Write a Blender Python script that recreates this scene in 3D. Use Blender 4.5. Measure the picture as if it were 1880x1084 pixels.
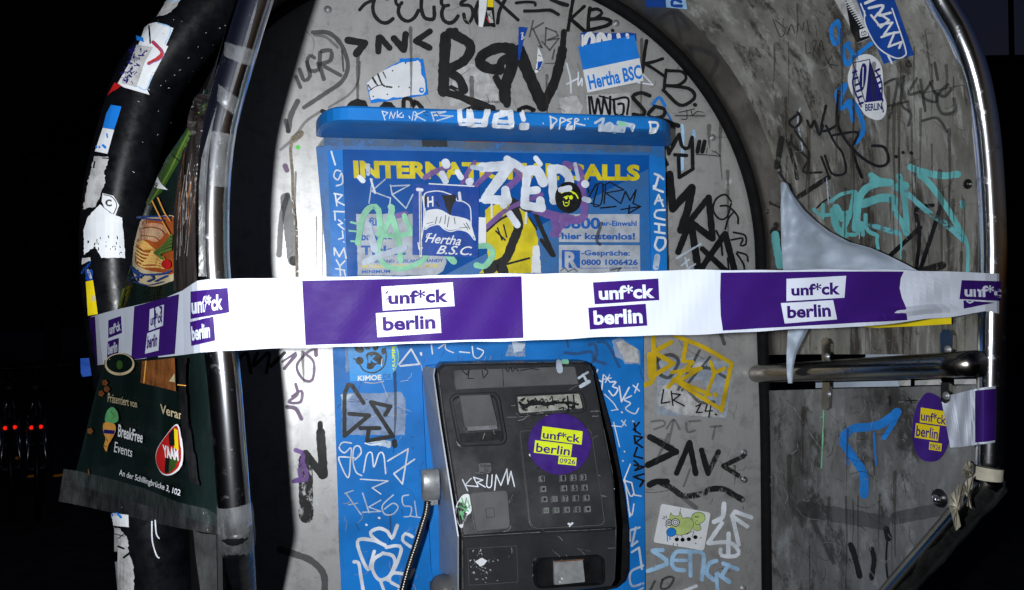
import bpy, math, random
from mathutils import Vector, Matrix
from mathutils.bvhtree import BVHTree
from mathutils.geometry import delaunay_2d_cdt

R = math.radians
random.seed(7)
for o in list(bpy.data.objects):
    bpy.data.objects.remove(o)
SC = bpy.context.scene
COL = SC.collection

# ------------------------------------------------------------------ camera
D = 1.15                       # metres from the camera to the booth's back panel
CAM = Vector((0, -D, 1.45))
F, CX, CY = 1368.0, 940.0, 542.0
YAW, ROLL = R(12.5), R(1.1)
FW = Vector((math.sin(YAW), math.cos(YAW), 0))
R0 = Vector((math.cos(YAW), -math.sin(YAW), 0))
U0 = Vector((0, 0, 1))
RT = R0 * math.cos(ROLL) - U0 * math.sin(ROLL)
UP = U0 * math.cos(ROLL) + R0 * math.sin(ROLL)
cd = bpy.data.cameras.new('camera')
cam = bpy.data.objects.new('camera', cd)
COL.objects.link(cam)
cd.sensor_width = 36
cd.lens = 36 * F / 1880
cd.clip_start, cd.clip_end = 0.02, 600
cam.matrix_world = Matrix(((RT.x, UP.x, -FW.x, CAM.x), (RT.y, UP.y, -FW.y, CAM.y), (RT.z, UP.z, -FW.z, CAM.z), (0, 0, 0, 1)))
SC.camera = cam

# ------------------------------------------------------------------ night sky, camera flash, exposure
W = bpy.data.worlds.new('World')
SC.world = W
W.use_nodes = True
nt = W.node_tree
sky = nt.nodes.new('ShaderNodeTexSky')
sky.sky_type = 'NISHITA'
sky.sun_disc = False
sky.sun_elevation = R(-2.5)
sky.sun_rotation = R(150)
tint = nt.nodes.new('ShaderNodeMix')
tint.data_type = 'RGBA'; tint.blend_type = 'MULTIPLY'
tint.inputs[0].default_value = 1
tint.inputs[7].default_value = (0.62, 0.72, 1.3, 1)
nt.links.new(sky.outputs[0], tint.inputs[6])
nt.links.new(tint.outputs[2], nt.nodes['Background'].inputs[0])
nt.nodes['Background'].inputs[1].default_value = 0.12

fl = bpy.data.lights.new('camera_flash', 'SPOT')
fl.energy = 57
fl.color = (0.94, 0.97, 1.0)
fl.shadow_soft_size = 0.009
fl.spot_size = R(138)
fl.spot_blend = 1.0
flo = bpy.data.objects.new('camera_flash', fl)
COL.objects.link(flo)
flo.location = CAM + Vector((-0.088 * D, 0.0, 0.004))
flo.rotation_euler = Vector((0.14, 1, -0.03)).to_track_quat('-Z', 'Y').to_euler()
SC.view_settings.view_transform = 'Standard'
SC.view_settings.look = 'None'
SC.view_settings.exposure = 0
SC.view_settings.gamma = 1

# ------------------------------------------------------------------ measuring helpers
def ray(px, py):
    return FW + RT * ((px - CX) / F) - UP * ((py - CY) / F)
def py_(px, py, y):             # the point on the plane Y = y*D seen at that spot of the photograph
    d = ray(px, py)
    return CAM + d * ((y * D - CAM.y) / d.y)
def px_(px, py, x):
    d = ray(px, py)
    return CAM + d * ((x * D - CAM.x) / d.x)
class Surf:
    def __init__(s, verts, faces, fall=0.0):
        s.b = BVHTree.FromPolygons([tuple(v) for v in verts], faces)
        s.fall = fall
        s.last = None
    def at(s, px, py, off=0.0):
        d = ray(px, py)
        loc, n, i, t = s.b.ray_cast(CAM, d.normalized())
        if loc is None:
            q = CAM + d.normalized() * s.last if s.last else py_(px, py, s.fall)
            loc, n, i, t = s.b.find_nearest(q)
        else: s.last = t
        if n.dot(d) > 0: n = -n
        return loc + n * off
def pairs(a):
    return [(a[i], a[i + 1]) for i in range(0, len(a), 2)]
def zz(Z, a):
    return [(Z[0] + x / Z[2], Z[1] + y / Z[2]) for x, y in pairs(a)]
A_ = (0, 0, 2.853); B_ = (100, 300, 2.852); C_ = (0, 640, 2.441); D_ = (470, 0, 3.737); E_ = (850, 0, 3.738)
F_ = (1200, 0, 2.259); G_ = (500, 180, 3.188); H_ = (860, 220, 3.614); I_ = (480, 480, 3.388); J_ = (480, 740, 3.15)
K_ = (760, 620, 2.337); L_ = (960, 470, 3.098); M_ = (1130, 780, 3.565); N_ = (1300, 440, 3.241); O_ = (1360, 640, 2.442)
P1 = (1400, 300, 4.273); P2 = (1060, 640, 2.443); P3 = (1210, 220, 3.616); P4 = (430, 0, 3.616); P6 = (630, 0, 4.273)
P7 = (1650, 840, 4.443); P8 = (420, 640, 2.443); PX = (0, 0, 1.0)

# ------------------------------------------------------------------ materials
def lin(r, g, b):
    f = lambda c: (c / 255 / 12.92) if c <= 10 else ((c / 255 + 0.055) / 1.055) ** 2.4
    return (f(r), f(g), f(b), 1)
def new_mat(name):
    m = bpy.data.materials.new(name)
    m.use_nodes = True
    n = m.node_tree.nodes
    return m, n, m.node_tree.links, n['Principled BSDF'], n['Material Output']
def N(n, t, **k):
    o = n.new(t)
    for a, b in k.items(): setattr(o, a, b)
    return o
def coords(n, l, scale):
    tc = N(n, 'ShaderNodeTexCoord')
    mp = N(n, 'ShaderNodeMapping')
    mp.inputs['Scale'].default_value = scale
    l.new(tc.outputs['Object'], mp.inputs['Vector'])
    return mp.outputs[0]
def noise(n, l, vec, scale, detail=6, rough=0.6):
    t = N(n, 'ShaderNodeTexNoise')
    t.inputs['Scale'].default_value = scale
    t.inputs['Detail'].default_value = detail
    t.inputs['Roughness'].default_value = rough
    l.new(vec, t.inputs['Vector'])
    return t.outputs[0]
def ramp(n, l, fac, stops):
    r = N(n, 'ShaderNodeValToRGB')
    e = r.color_ramp.elements
    e[0].position, e[0].color = stops[0]
    e[1].position, e[1].color = stops[-1]
    for p, c in stops[1:-1]:
        k = e.new(p); k.color = c
    l.new(fac, r.inputs[0])
    return r.outputs[0]
def mixc(n, l, fac, a, b, mode='MIX'):
    m = N(n, 'ShaderNodeMix', data_type='RGBA', blend_type=mode)
    for s, v in ((0, fac), (6, a), (7, b)):
        if hasattr(v, 'is_linked'): l.new(v, m.inputs[s])
        else: m.inputs[s].default_value = v
    return m.outputs[2]
def g4(v): return (v, v, v, 1)
def simple(name, col, rough=0.5, metal=0.0, var=0.15, vs=30, bump=0.0, bs=120, wear=0.0, alpha=1.0, spec=0.25, coat=0.0, st=(1, 1, 1), ws=70):
    """one coat of colour with uneven wear; wear > 0 rubs holes into a paint film"""
    m, n, l, p, out = new_mat(name)
    v = coords(n, l, st)
    nz = noise(n, l, v, vs)
    c2 = tuple(max(0, c * (1 - var * 2)) for c in col[:3]) + (1,)
    c3 = tuple(min(1, c * (1 + var)) for c in col[:3]) + (1,)
    l.new(ramp(n, l, nz, [(0.3, c2), (0.62, c3)]), p.inputs['Base Color'])
    l.new(ramp(n, l, noise(n, l, v, vs * 2.3), [(0.3, g4(max(0.03, rough - 0.1))), (0.7, g4(min(1, rough + 0.12)))]), p.inputs['Roughness'])
    p.inputs['Metallic'].default_value = metal
    p.inputs['Specular IOR Level'].default_value = spec
    p.inputs['Coat Weight'].default_value = coat
    if bump:
        b = N(n, 'ShaderNodeBump')
        b.inputs['Strength'].default_value = bump
        b.inputs['Distance'].default_value = 0.002
        l.new(noise(n, l, v, bs), b.inputs['Height'])
        l.new(b.outputs[0], p.inputs['Normal'])
    if wear or alpha < 1:
        w = noise(n, l, v, ws, 8, 0.75)
        a = ramp(n, l, w, [(max(0, wear - 0.03), g4(0)), (wear + 0.05, g4(alpha))]) if wear else None
        if a is None: p.inputs['Alpha'].default_value = alpha
        else: l.new(a, p.inputs['Alpha'])
    return m
def steel(name, base, rough, dirt, dirtcol, streak=(1, 1, 0.15), metal=0.85, dthr=0.5, fine=(6, 6, 300)):
    """brushed sheet metal under a film of grime"""
    m, n, l, p, out = new_mat(name)
    v = coords(n, l, (1, 1, 1))
    vs = coords(n, l, streak)
    vf = coords(n, l, fine)
    br = noise(n, l, vf, 6, 3)
    big = noise(n, l, vs, 9, 9, 0.7)
    small = noise(n, l, v, 45, 8, 0.7)
    b1 = mixc(n, l, br, tuple(c * 0.86 for c in base) + (1,), tuple(min(1, c * 1.1) for c in base) + (1,))
    f1 = ramp(n, l, big, [(dthr - 0.14, g4(0)), (dthr + 0.2, g4(dirt))])
    f2 = ramp(n, l, small, [(0.5, g4(0)), (0.68, g4(dirt * 0.6))])
    b2 = mixc(n, l, f1, b1, dirtcol)
    b3 = mixc(n, l, f2, b2, tuple(c * 0.55 for c in dirtcol[:3]) + (1,))
    l.new(b3, p.inputs['Base Color'])
    mt = mixc(n, l, f1, g4(metal), g4(metal * 0.35))
    l.new(mt, p.inputs['Metallic'])
    rr_ = mixc(n, l, big, g4(rough - 0.05), g4(rough + 0.12))
    l.new(rr_, p.inputs['Roughness'])
    bp = N(n, 'ShaderNodeBump')
    bp.inputs['Strength'].default_value = 0.12
    bp.inputs['Distance'].default_value = 0.001
    l.new(mixc(n, l, 0.5, br, small), bp.inputs['Height'])
    l.new(bp.outputs[0], p.inputs['Normal'])
    return m
def grimy(name, lo, hi, smear, dark, rust, drip=(9, 9, 0.6), metal=0.25, rough=0.42):
    """old sheet metal: uneven tone, wiped smears, dark runs and rust specks"""
    m, n, l, p, out = new_mat(name)
    v = coords(n, l, (1, 1, 1))
    big = noise(n, l, coords(n, l, (2.2, 2.2, 0.9)), 4.5, 8, 0.65)
    c = ramp(n, l, big, [(0.36, lo), (0.52, tuple((a + b) / 2 for a, b in zip(lo, hi))), (0.66, hi)])
    f = ramp(n, l, noise(n, l, coords(n, l, (drip[0] * 1.6, drip[1] * 1.6, drip[2] * 1.4)), 5, 7, 0.7), [(0.53, g4(0)), (0.66, g4(0.75))])
    c = mixc(n, l, f, c, smear)
    f = ramp(n, l, noise(n, l, coords(n, l, drip), 4.2, 9, 0.75), [(0.52, g4(0)), (0.60, g4(0.85))])
    c = mixc(n, l, f, c, dark)
    f = ramp(n, l, noise(n, l, v, 34, 9, 0.8), [(0.60, g4(0)), (0.66, g4(0.8))])
    c = mixc(n, l, f, c, rust)
    f = ramp(n, l, noise(n, l, coords(n, l, (24, 24, 7)), 3, 5, 0.7), [(0.60, g4(0)), (0.72, g4(0.28))])
    c = mixc(n, l, f, c, smear)
    l.new(c, p.inputs['Base Color'])
    p.inputs['Metallic'].default_value = metal
    l.new(ramp(n, l, big, [(0.3, g4(rough + 0.16)), (0.7, g4(rough - 0.08))]), p.inputs['Roughness'])
    bp = N(n, 'ShaderNodeBump')
    bp.inputs['Strength'].default_value = 0.2
    bp.inputs['Distance'].default_value = 0.0016
    l.new(noise(n, l, v, 40, 8, 0.75), bp.inputs['Height'])
    l.new(bp.outputs[0], p.inputs['Normal'])
    return m
def polished(name, col, rough):
    m, n, l, p, out = new_mat(name)
    v = coords(n, l, (1, 1, 1))
    p.inputs['Metallic'].default_value = 1
    l.new(ramp(n, l, noise(n, l, v, 55, 8, 0.8), [(0.56, col), (0.68, tuple(c * 0.45 for c in col[:3]) + (1,))]), p.inputs['Base Color'])
    l.new(ramp(n, l, noise(n, l, v, 55, 8, 0.8), [(0.56, g4(rough)), (0.68, g4(rough + 0.25))]), p.inputs['Roughness'])
    return m
def clear_film(name, haze=0.25, rough=0.2, col=(0.6, 0.62, 0.63, 1)):
    m, n, l, p, out = new_mat(name)
    v = coords(n, l, (1, 1, 0.5))
    p.inputs['Base Color'].default_value = col
    p.inputs['Roughness'].default_value = rough
    p.inputs['Specular IOR Level'].default_value = 0.8
    l.new(ramp(n, l, noise(n, l, v, 60, 8, 0.75), [(0.35, g4(haze * 0.4)), (0.72, g4(min(1, haze * 1.9)))]), p.inputs['Alpha'])
    b = N(n, 'ShaderNodeBump')
    b.inputs['Strength'].default_value = 0.7
    b.inputs['Distance'].default_value = 0.003
    l.new(noise(n, l, v, 90, 5), b.inputs['Height'])
    l.new(b.outputs[0], p.inputs['Normal'])
    return m
def emit(name, col, s):
    m, n, l, p, out = new_mat(name)
    p.inputs['Base Color'].default_value = (0.02, 0, 0, 1)
    p.inputs['Emission Color'].default_value = col
    p.inputs['Emission Strength'].default_value = s
    return m
MT = {}
MT['panel'] = steel('panel_steel', (0.47, 0.468, 0.465), 0.44, 0.6, (0.17, 0.16, 0.148, 1), dthr=0.53, metal=0.55)
MT['hood'] = grimy('hood_steel', (0.100, 0.092, 0.078, 1), (0.36, 0.355, 0.315, 1), (0.46, 0.46, 0.43, 1), (0.036, 0.027, 0.018, 1), (0.07, 0.028, 0.018, 1), (6, 6, 0.9))
MT['hoodrim'] = steel('hood_rim_steel', (0.15, 0.14, 0.125), 0.3, 0.7, (0.045, 0.04, 0.033, 1), streak=(3, 3, 0.8), metal=0.9, dthr=0.5, fine=(60, 60, 60))
MT['lower'] = grimy('lower_steel', (0.070, 0.068, 0.066, 1), (0.27, 0.275, 0.275, 1), (0.36, 0.375, 0.38, 1), (0.030, 0.027, 0.024, 1), (0.06, 0.032, 0.022, 1), (2.6, 2.6, 1.9))
MT['chrome'] = polished('chrome', (0.8, 0.81, 0.85, 1), 0.155)
MT['rail'] = polished('rail_chrome', (0.26, 0.245, 0.22, 1), 0.2)
MT['blackpaint'] = simple('black_paint', (0.004, 0.0045, 0.006, 1), 0.30, 0, 0.3, 40, 0.05, 60, spec=0.16)
MT['blackwall'] = simple('black_wall', (0.006, 0.006, 0.007, 1), 0.6)
MT['rubber'] = simple('black_rubber', (0.005, 0.005, 0.0055, 1), 0.75, spec=0.1)
MT['blue'] = simple('blue_paint', (0.010, 0.165, 0.52, 1), 0.42, 0, 0.14, 9, 0.05, 200, spec=0.16)
MT['bluedirty'] = steel('blue_dirty', (0.014, 0.135, 0.40), 0.5, 0.6, (0.04, 0.075, 0.11, 1), streak=(0.6, 1, 1.5), metal=0.0, dthr=0.55, fine=(30, 30, 30))
MT['noticeblue'] = simple('notice_blue', (0.0035, 0.075, 0.30, 1), 0.4, 0, 0.12, 12, spec=0.12)
MT['yellow'] = simple('notice_yellow', (0.58, 0.48, 0.015, 1), 0.4)
MT['greypaper'] = simple('grey_paper', (0.36, 0.39, 0.44, 1), 0.5, 0, 0.15, 40)
MT['bluetext'] = simple('blue_ink', (0.01, 0.09, 0.36, 1), 0.5)
MT['white'] = simple('white_vinyl', (0.68, 0.70, 0.73, 1), 0.4, 0, 0.06, 25)
MT['dirtywhite'] = simple('torn_paper', (0.42, 0.42, 0.42, 1), 0.7, 0, 0.2, 60, 0.3, 150)
MT['residue'] = simple('glue_residue', (0.38, 0.46, 0.58, 1), 0.6, 0, 0.2, 60, wear=0.36, alpha=0.55, ws=40)
MT['black'] = simple('black_ink', (0.006, 0.006, 0.007, 1), 0.42, 0, 0.3, 60, spec=0.3, wear=0.245, ws=170)
MT['brush'] = simple('brush_black', (0.008, 0.008, 0.009, 1), 0.5, wear=0.30, ws=120, st=(1, 1, 0.6), spec=0.3)
MT['brushworn'] = simple('worn_black', (0.012, 0.012, 0.012, 1), 0.5, wear=0.44, alpha=0.9, ws=120, st=(1, 1, 0.5), spec=0.3)
MT['faded'] = simple('faded_marker', (0.03, 0.03, 0.032, 1), 0.5, alpha=0.55, wear=0.3, ws=60)
MT['fadedlight'] = simple('faded_light', (0.05, 0.05, 0.055, 1), 0.5, alpha=0.35, wear=0.3, ws=60)
MT['wpaint'] = simple('white_marker', (0.62, 0.66, 0.72, 1), 0.45, wear=0.27, ws=150)
MT['wfade'] = simple('white_faded', (0.5, 0.58, 0.68, 1), 0.5, wear=0.36, alpha=0.8, ws=120)
MT['lightblue'] = simple('pale_blue_paint', (0.34, 0.55, 0.78, 1), 0.45, wear=0.34, ws=120)
MT['skyblue'] = simple('blue_marker', (0.015, 0.19, 0.60, 1), 0.45, wear=0.26, ws=90)
MT['turq'] = simple('turquoise_paint', (0.13, 0.44, 0.45, 1), 0.42, wear=0.27, ws=90, st=(1, 1, 0.5))
MT['turqw'] = simple('turquoise_worn', (0.13, 0.40, 0.44, 1), 0.45, wear=0.46, ws=70, st=(0.5, 0.5, 1))
MT['mint'] = simple('mint_paint', (0.26, 0.62, 0.40, 1), 0.45, wear=0.33, alpha=0.85, ws=80)
MT['ochre'] = simple('yellow_marker', (0.55, 0.37, 0.01, 1), 0.4, wear=0.3, alpha=0.95, ws=60)
MT['violet'] = simple('violet_paint', (0.20, 0.10, 0.34, 1), 0.5, wear=0.38, alpha=0.75, ws=60)
MT['mauve'] = simple('mauve_marker', (0.20, 0.13, 0.22, 1), 0.5, wear=0.32, alpha=0.8, ws=80)
MT['tan'] = simple('dried_glue', (0.24, 0.20, 0.15, 1), 0.8, 0, 0.3, 150, 0.6, 200, wear=0.4, ws=150)
MT['green'] = simple('green_dot', (0.1, 0.6, 0.08, 1), 0.5)
MT['stblue'] = simple('sticker_blue', (0.012, 0.19, 0.66, 1), 0.35, 0, 0.08, 20)
MT['navy'] = simple('sticker_navy', (0.008, 0.055, 0.30, 1), 0.38, 0, 0.1, 40, 0.1, 60)
MT['darknavy'] = simple('badge_navy', (0.012, 0.012, 0.13, 1), 0.4)
MT['cyan'] = simple('sticker_cyan', (0.01, 0.26, 0.66, 1), 0.35)
MT['purple'] = simple('tape_purple', (0.030, 0.0075, 0.118, 1), 0.5, 0, 0.08, 12, 0.12, 26, spec=0.08, st=(0.7, 0.7, 1.6))
MT['dpurple'] = simple('sticker_purple', (0.042, 0.013, 0.17, 1), 0.4, spec=0.25)
MT['lime'] = simple('lime_print', (0.68, 0.80, 0.02, 1), 0.4, 0, 0.05)
MT['yel2'] = simple('yellow_print', (0.72, 0.56, 0.01, 1), 0.4, 0, 0.05)
MT['red'] = simple('red_print', (0.42, 0.012, 0.012, 1), 0.4)
MT['tape'] = simple('tape_white', (0.52, 0.56, 0.65, 1), 0.46, 0, 0.03, 8, 0.16, 26, spec=0.25, st=(0.7, 0.7, 1.6))
MT['plastic'] = simple('phone_plastic', (0.026, 0.0265, 0.029, 1), 0.3, 0, 0.16, 12, 0.08, 600, spec=0.5)
MT['plastic2'] = simple('phone_plastic_grey', (0.085, 0.086, 0.088, 1), 0.36, 0, 0.14, 18, 0.08, 600)
MT['plasticd'] = simple('phone_plastic_dark', (0.010, 0.010, 0.011, 1), 0.3, 0, 0.3, 30, 0.1, 300)
MT['key'] = simple('key_metal', (0.17, 0.175, 0.182, 1), 0.36, 0.3, 0.12, 60)
MT['display'] = simple('display_film', (0.27, 0.27, 0.24, 1), 0.35, 0, 0.25, 70)
MT['sidesteel'] = steel('side_steel', (0.42, 0.44, 0.48), 0.42, 0.35, (0.10, 0.12, 0.16, 1), metal=0.6)
MT['knob'] = simple('dull_metal', (0.28, 0.29, 0.30, 1), 0.42, 0.5, 0.15, 60)
MT['flap'] = simple('flap_metal', (0.40, 0.41, 0.42, 1), 0.35, 0.5, 0.15, 60, 0.1, 200)
MT['cord'] = simple('cord_steel', (0.16, 0.155, 0.145, 1), 0.3, 1.0, 0.1)
MT['sheet'] = simple('grey_foil_sheet', (0.38, 0.44, 0.52, 1), 0.42, 0, 0.14, 10, 0.4, 14)
MT['film'] = clear_film('clear_tape', 0.14, 0.14, (0.34, 0.35, 0.36, 1))
MT['film2'] = clear_film('clear_wrap', 0.05, 0.14, (0.25, 0.26, 0.26, 1))
MT['filmgloss'] = clear_film('glossy_clear_tape', 0.07, 0.1, (0.3, 0.31, 0.32, 1))
MT['masking'] = simple('masking_tape', (0.42, 0.39, 0.31, 1), 0.8, 0, 0.15, 40, 0.4, 100)
MT['poster'] = simple('poster_green_black', (0.0055, 0.012, 0.011, 1), 0.22, 0, 0.3, 12, 0.5, 9, spec=0.5, st=(1.5, 1.5, 0.4))
MT['pink'] = simple('poster_meat', (0.52, 0.26, 0.15, 1), 0.4, 0, 0.2, 60)
MT['noodle'] = simple('poster_noodle', (0.66, 0.31, 0.06, 1), 0.4)
MT['noodle2'] = simple('poster_noodle_light', (0.78, 0.52, 0.17, 1), 0.4)
MT['broth'] = simple('poster_broth', (0.34, 0.075, 0.015, 1), 0.4)
MT['leaf'] = simple('poster_green', (0.03, 0.075, 0.014, 1), 0.35, 0, 0.2, 40)
MT['leafl'] = simple('poster_green_light', (0.11, 0.17, 0.03, 1), 0.4)
MT['brownp'] = simple('poster_brown', (0.17, 0.06, 0.018, 1), 0.3, 0, 0.3, 60)
MT['cream'] = simple('poster_cream', (0.50, 0.42, 0.26, 1), 0.4)
MT['bluep'] = simple('porcelain_blue', (0.02, 0.05, 0.20, 1), 0.4)
MT['capg'] = simple('cap_green', (0.10, 0.36, 0.14, 1), 0.4)
MT['greyfoil'] = simple('folded_foil', (0.018, 0.015, 0.014, 1), 0.16, 0, 0.4, 40, 0.8, 30, st=(4, 4, 0.25), coat=0.4)
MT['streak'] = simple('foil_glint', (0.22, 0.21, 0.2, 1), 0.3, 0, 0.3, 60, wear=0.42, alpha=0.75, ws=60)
MT['petgreen'] = simple('creature_green', (0.45, 0.56, 0.20, 1), 0.4)
MT['scuff'] = simple('light_scratch', (0.42, 0.42, 0.41, 1), 0.4, 0.4, wear=0.42, alpha=0.7, ws=120)  # for real scratches and for the painted edge highlights
MT['scuffd'] = simple('dark_scuff', (0.04, 0.036, 0.032, 1), 0.6, wear=0.42, alpha=0.6, ws=120)
MT['dripd'] = simple('dirt_run', (0.045, 0.036, 0.028, 1), 0.7, wear=0.36, alpha=0.45, ws=50, st=(1, 1, 0.25))
MT['grime'] = simple('grime', (0.03, 0.035, 0.035, 1), 0.7, wear=0.40, alpha=0.8, ws=50)
MT['grimefilm'] = simple('grime_film', (0.12, 0.16, 0.20, 1), 0.7, wear=0.42, alpha=0.5, ws=60)
MT['rustline'] = simple('rust', (0.22, 0.07, 0.02, 1), 0.8, wear=0.40, alpha=0.9, ws=90)
MT['asphalt'] = simple('asphalt', (0.035, 0.035, 0.036, 1), 0.85, 0, 0.3, 8, 0.5, 60)
MT['wallfar'] = simple('far_render', (0.006, 0.006, 0.007, 1), 0.9, bump=0.2)
MT['bark'] = simple('bark', (0.02, 0.016, 0.012, 1), 0.9, 0, 0.3, 30, 0.6, 40)
MT['foliage'] = simple('foliage', (0.008, 0.012, 0.006, 1), 0.7, 0, 0.4, 3)
MT['redlamp'] = emit('rear_lamp_red', (1, 0.010, 0.002, 1), 0.95)
MT['bikeblack'] = simple('bike_black', (0.004, 0.004, 0.005, 1), 0.4, spec=0.2)
MT['amber'] = simple('reflector_amber', (0.9, 0.32, 0.02, 1), 0.15, 0, 0.05)
MT['bikemetal'] = simple('bike_alloy', (0.30, 0.31, 0.32, 1), 0.22, 1.0)

# ------------------------------------------------------------------ object helpers
def tag(o, label, cat=None, group=None, kind=None):
    if label: o['label'] = label
    if cat: o['category'] = cat
    if group: o['group'] = group
    if kind: o['kind'] = kind
    return o
def empty(name, loc, label, cat, group=None):
    o = bpy.data.objects.new(name, None)
    COL.objects.link(o)
    o.location = loc
    o.empty_display_size = 0.05
    return tag(o, label, cat, group)
def rootloc(p):
    v = Vector((0, 0, 0))
    while p: v += Vector(p.location); p = p.parent
    return v
def obj(name, verts, faces, mats, parent=None, mi=None, smooth=False):
    verts = [Vector(v) for v in verts]
    if not isinstance(mats, (list, tuple)): mats = [mats]
    me = bpy.data.meshes.new(name)
    base = rootloc(parent) if parent else sum(verts, Vector()) / max(1, len(verts))
    me.from_pydata([tuple(v - base) for v in verts], [], faces)
    for m in mats: me.materials.append(MT[m] if isinstance(m, str) else m)
    if mi: me.polygons.foreach_set('material_index', mi)
    if smooth: me.polygons.foreach_set('use_smooth', [True] * len(me.polygons))
    me.update()
    o = bpy.data.objects.new(name, me)
    COL.objects.link(o)
    if parent: o.parent = parent
    else: o.location = base
    return o
class MB:
    """collects shapes for ONE mesh"""
    def __init__(s): s.v = []; s.f = []; s.m = []
    def add(s, v, f, m=0):
        k = len(s.v)
        s.v += [Vector(q) for q in v]
        s.f += [[i + k for i in q] for q in f]
        s.m += [m] * len(f)
    def box(s, lo, hi, m=0):
        x0, y0, z0 = lo; x1, y1, z1 = hi
        v = [(x0, y0, z0), (x1, y0, z0), (x1, y1, z0), (x0, y1, z0), (x0, y0, z1), (x1, y0, z1), (x1, y1, z1), (x0, y1, z1)]
        s.add(v, [(0, 3, 2, 1), (4, 5, 6, 7), (0, 1, 5, 4), (1, 2, 6, 5), (2, 3, 7, 6), (3, 0, 4, 7)], m)
    def tube(s, path, r, seg=16, m=0, caps=True, closed=False):
        v, f = tube(path, r, seg, caps, closed); s.add(v, f, m)
    def build(s, name, mats, parent=None, smooth=False): return obj(name, s.v, s.f, mats, parent, s.m, smooth)
def tube(path, r, seg=16, caps=True, closed=False, a0=0.0, a1=2 * math.pi):
    path = [Vector(p) for p in path]
    n = len(path)
    full = abs(a1 - a0 - 2 * math.pi) < 1e-6
    v = []; f = []
    t = (path[1] - path[0]).normalized()
    u = t.cross(Vector((0, 1, 0)))
    if u.length < 1e-3: u = t.cross(Vector((1, 0, 0)))
    u.normalize()
    k = seg if full else seg + 1
    for i, p in enumerate(path):
        if closed: t2 = (path[(i + 1) % n] - path[i - 1]).normalized()
        else: t2 = (path[min(n - 1, i + 1)] - path[max(0, i - 1)]).normalized()
        u = (u - t2 * u.dot(t2)).normalized()
        w = t2.cross(u)
        rad = r[i] if isinstance(r, (list, tuple)) else r
        for j in range(k):
            a = a0 + (a1 - a0) * j / seg
            v.append(p + (u * math.cos(a) + w * math.sin(a)) * rad)
    for i in range(n if closed else n - 1):
        for j in range(seg):
            b = (i + 1) % n
            f.append((i * k + j, i * k + (j + 1) % k, b * k + (j + 1) % k, b * k + j))
    if caps and not closed and full:
        f.append(list(range(k))[::-1]); f.append([(n - 1) * k + j for j in range(k)])
    return v, f
def catmull(pts, step=5.0, closed=False):
    P = [Vector(p) for p in pts]
    if len(P) == 2:
        n = max(1, int((P[1] - P[0]).length / step))
        return [P[0].lerp(P[1], i / n) for i in range(n + 1)]
    Q = ([P[-1]] + P + [P[0], P[1]]) if closed else ([P[0] * 2 - P[1]] + P + [P[-1] * 2 - P[-2]])
    out = []
    for i in range(1, len(Q) - 2):
        a, b, c, d = Q[i - 1], Q[i], Q[i + 1], Q[i + 2]
        n = max(2, int((c - b).length / step))
        for k in range(n):
            t = k / n
            out.append(0.5 * ((2 * b) + (c - a) * t + (2 * a - 5 * b + 4 * c - d) * t * t + (3 * b - a - 3 * c + d) * t ** 3))
    if not closed: out.append(P[-1])
    return out
def rounded(pts, r):
    """px polygon with its corners rounded"""
    P = [Vector(p) for p in pts]; out = []
    for i, p in enumerate(P):
        a = P[i - 1] - p; b = P[(i + 1) % len(P)] - p
        ra = min(r, a.length * 0.45); rb = min(r, b.length * 0.45)
        s = p + a.normalized() * ra; e = p + b.normalized() * rb
        for k in range(5):
            t = k / 4
            out.append(tuple(s * (1 - t) ** 2 + p * 2 * t * (1 - t) + e * t * t))
    return out
def inside(p, poly):
    c = False; x, y = p
    for i in range(len(poly)):
        (x1, y1), (x2, y2) = poly[i - 1], poly[i]
        if (y1 > y) != (y2 > y) and x < (x2 - x1) * (y - y1) / (y2 - y1) + x1: c = not c
    return c
FONT = {}
def text2d(s, bold=0.0, shear=0.0):
    k = (s, bold, shear)
    if k not in FONT:
        v = []; f = []
        for pas in ((0, 1) if '*' in s else (0,)):           # the asterisk keeps its thin arms in bold lettering
            c = bpy.data.curves.new('lettering', 'FONT')
            c.body = s; c.size = 1; c.offset = 0.016 if pas else bold; c.shear = shear
            c.resolution_u = 3
            for i, ch in enumerate(s): c.body_format[i].material_index = 1 if ch == '*' else 0
            o = bpy.data.objects.new('lettering', c)
            me = bpy.data.meshes.new_from_object(o)
            k = len(v)
            v += [(q.co.x, q.co.y) for q in me.vertices]
            f += [[i + k for i in q.vertices] for q in me.polygons if '*' not in s or q.material_index == pas]
            bpy.data.objects.remove(o); bpy.data.curves.remove(c); bpy.data.meshes.remove(me)
        x0 = min(a for a, b in v); x1 = max(a for a, b in v); y0 = min(b for a, b in v); y1 = max(b for a, b in v)
        FONT[k] = ([((a - x0) / (x1 - x0), (y1 - b) / (y1 - y0)) for a, b in v], f)
    return FONT[k]
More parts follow.
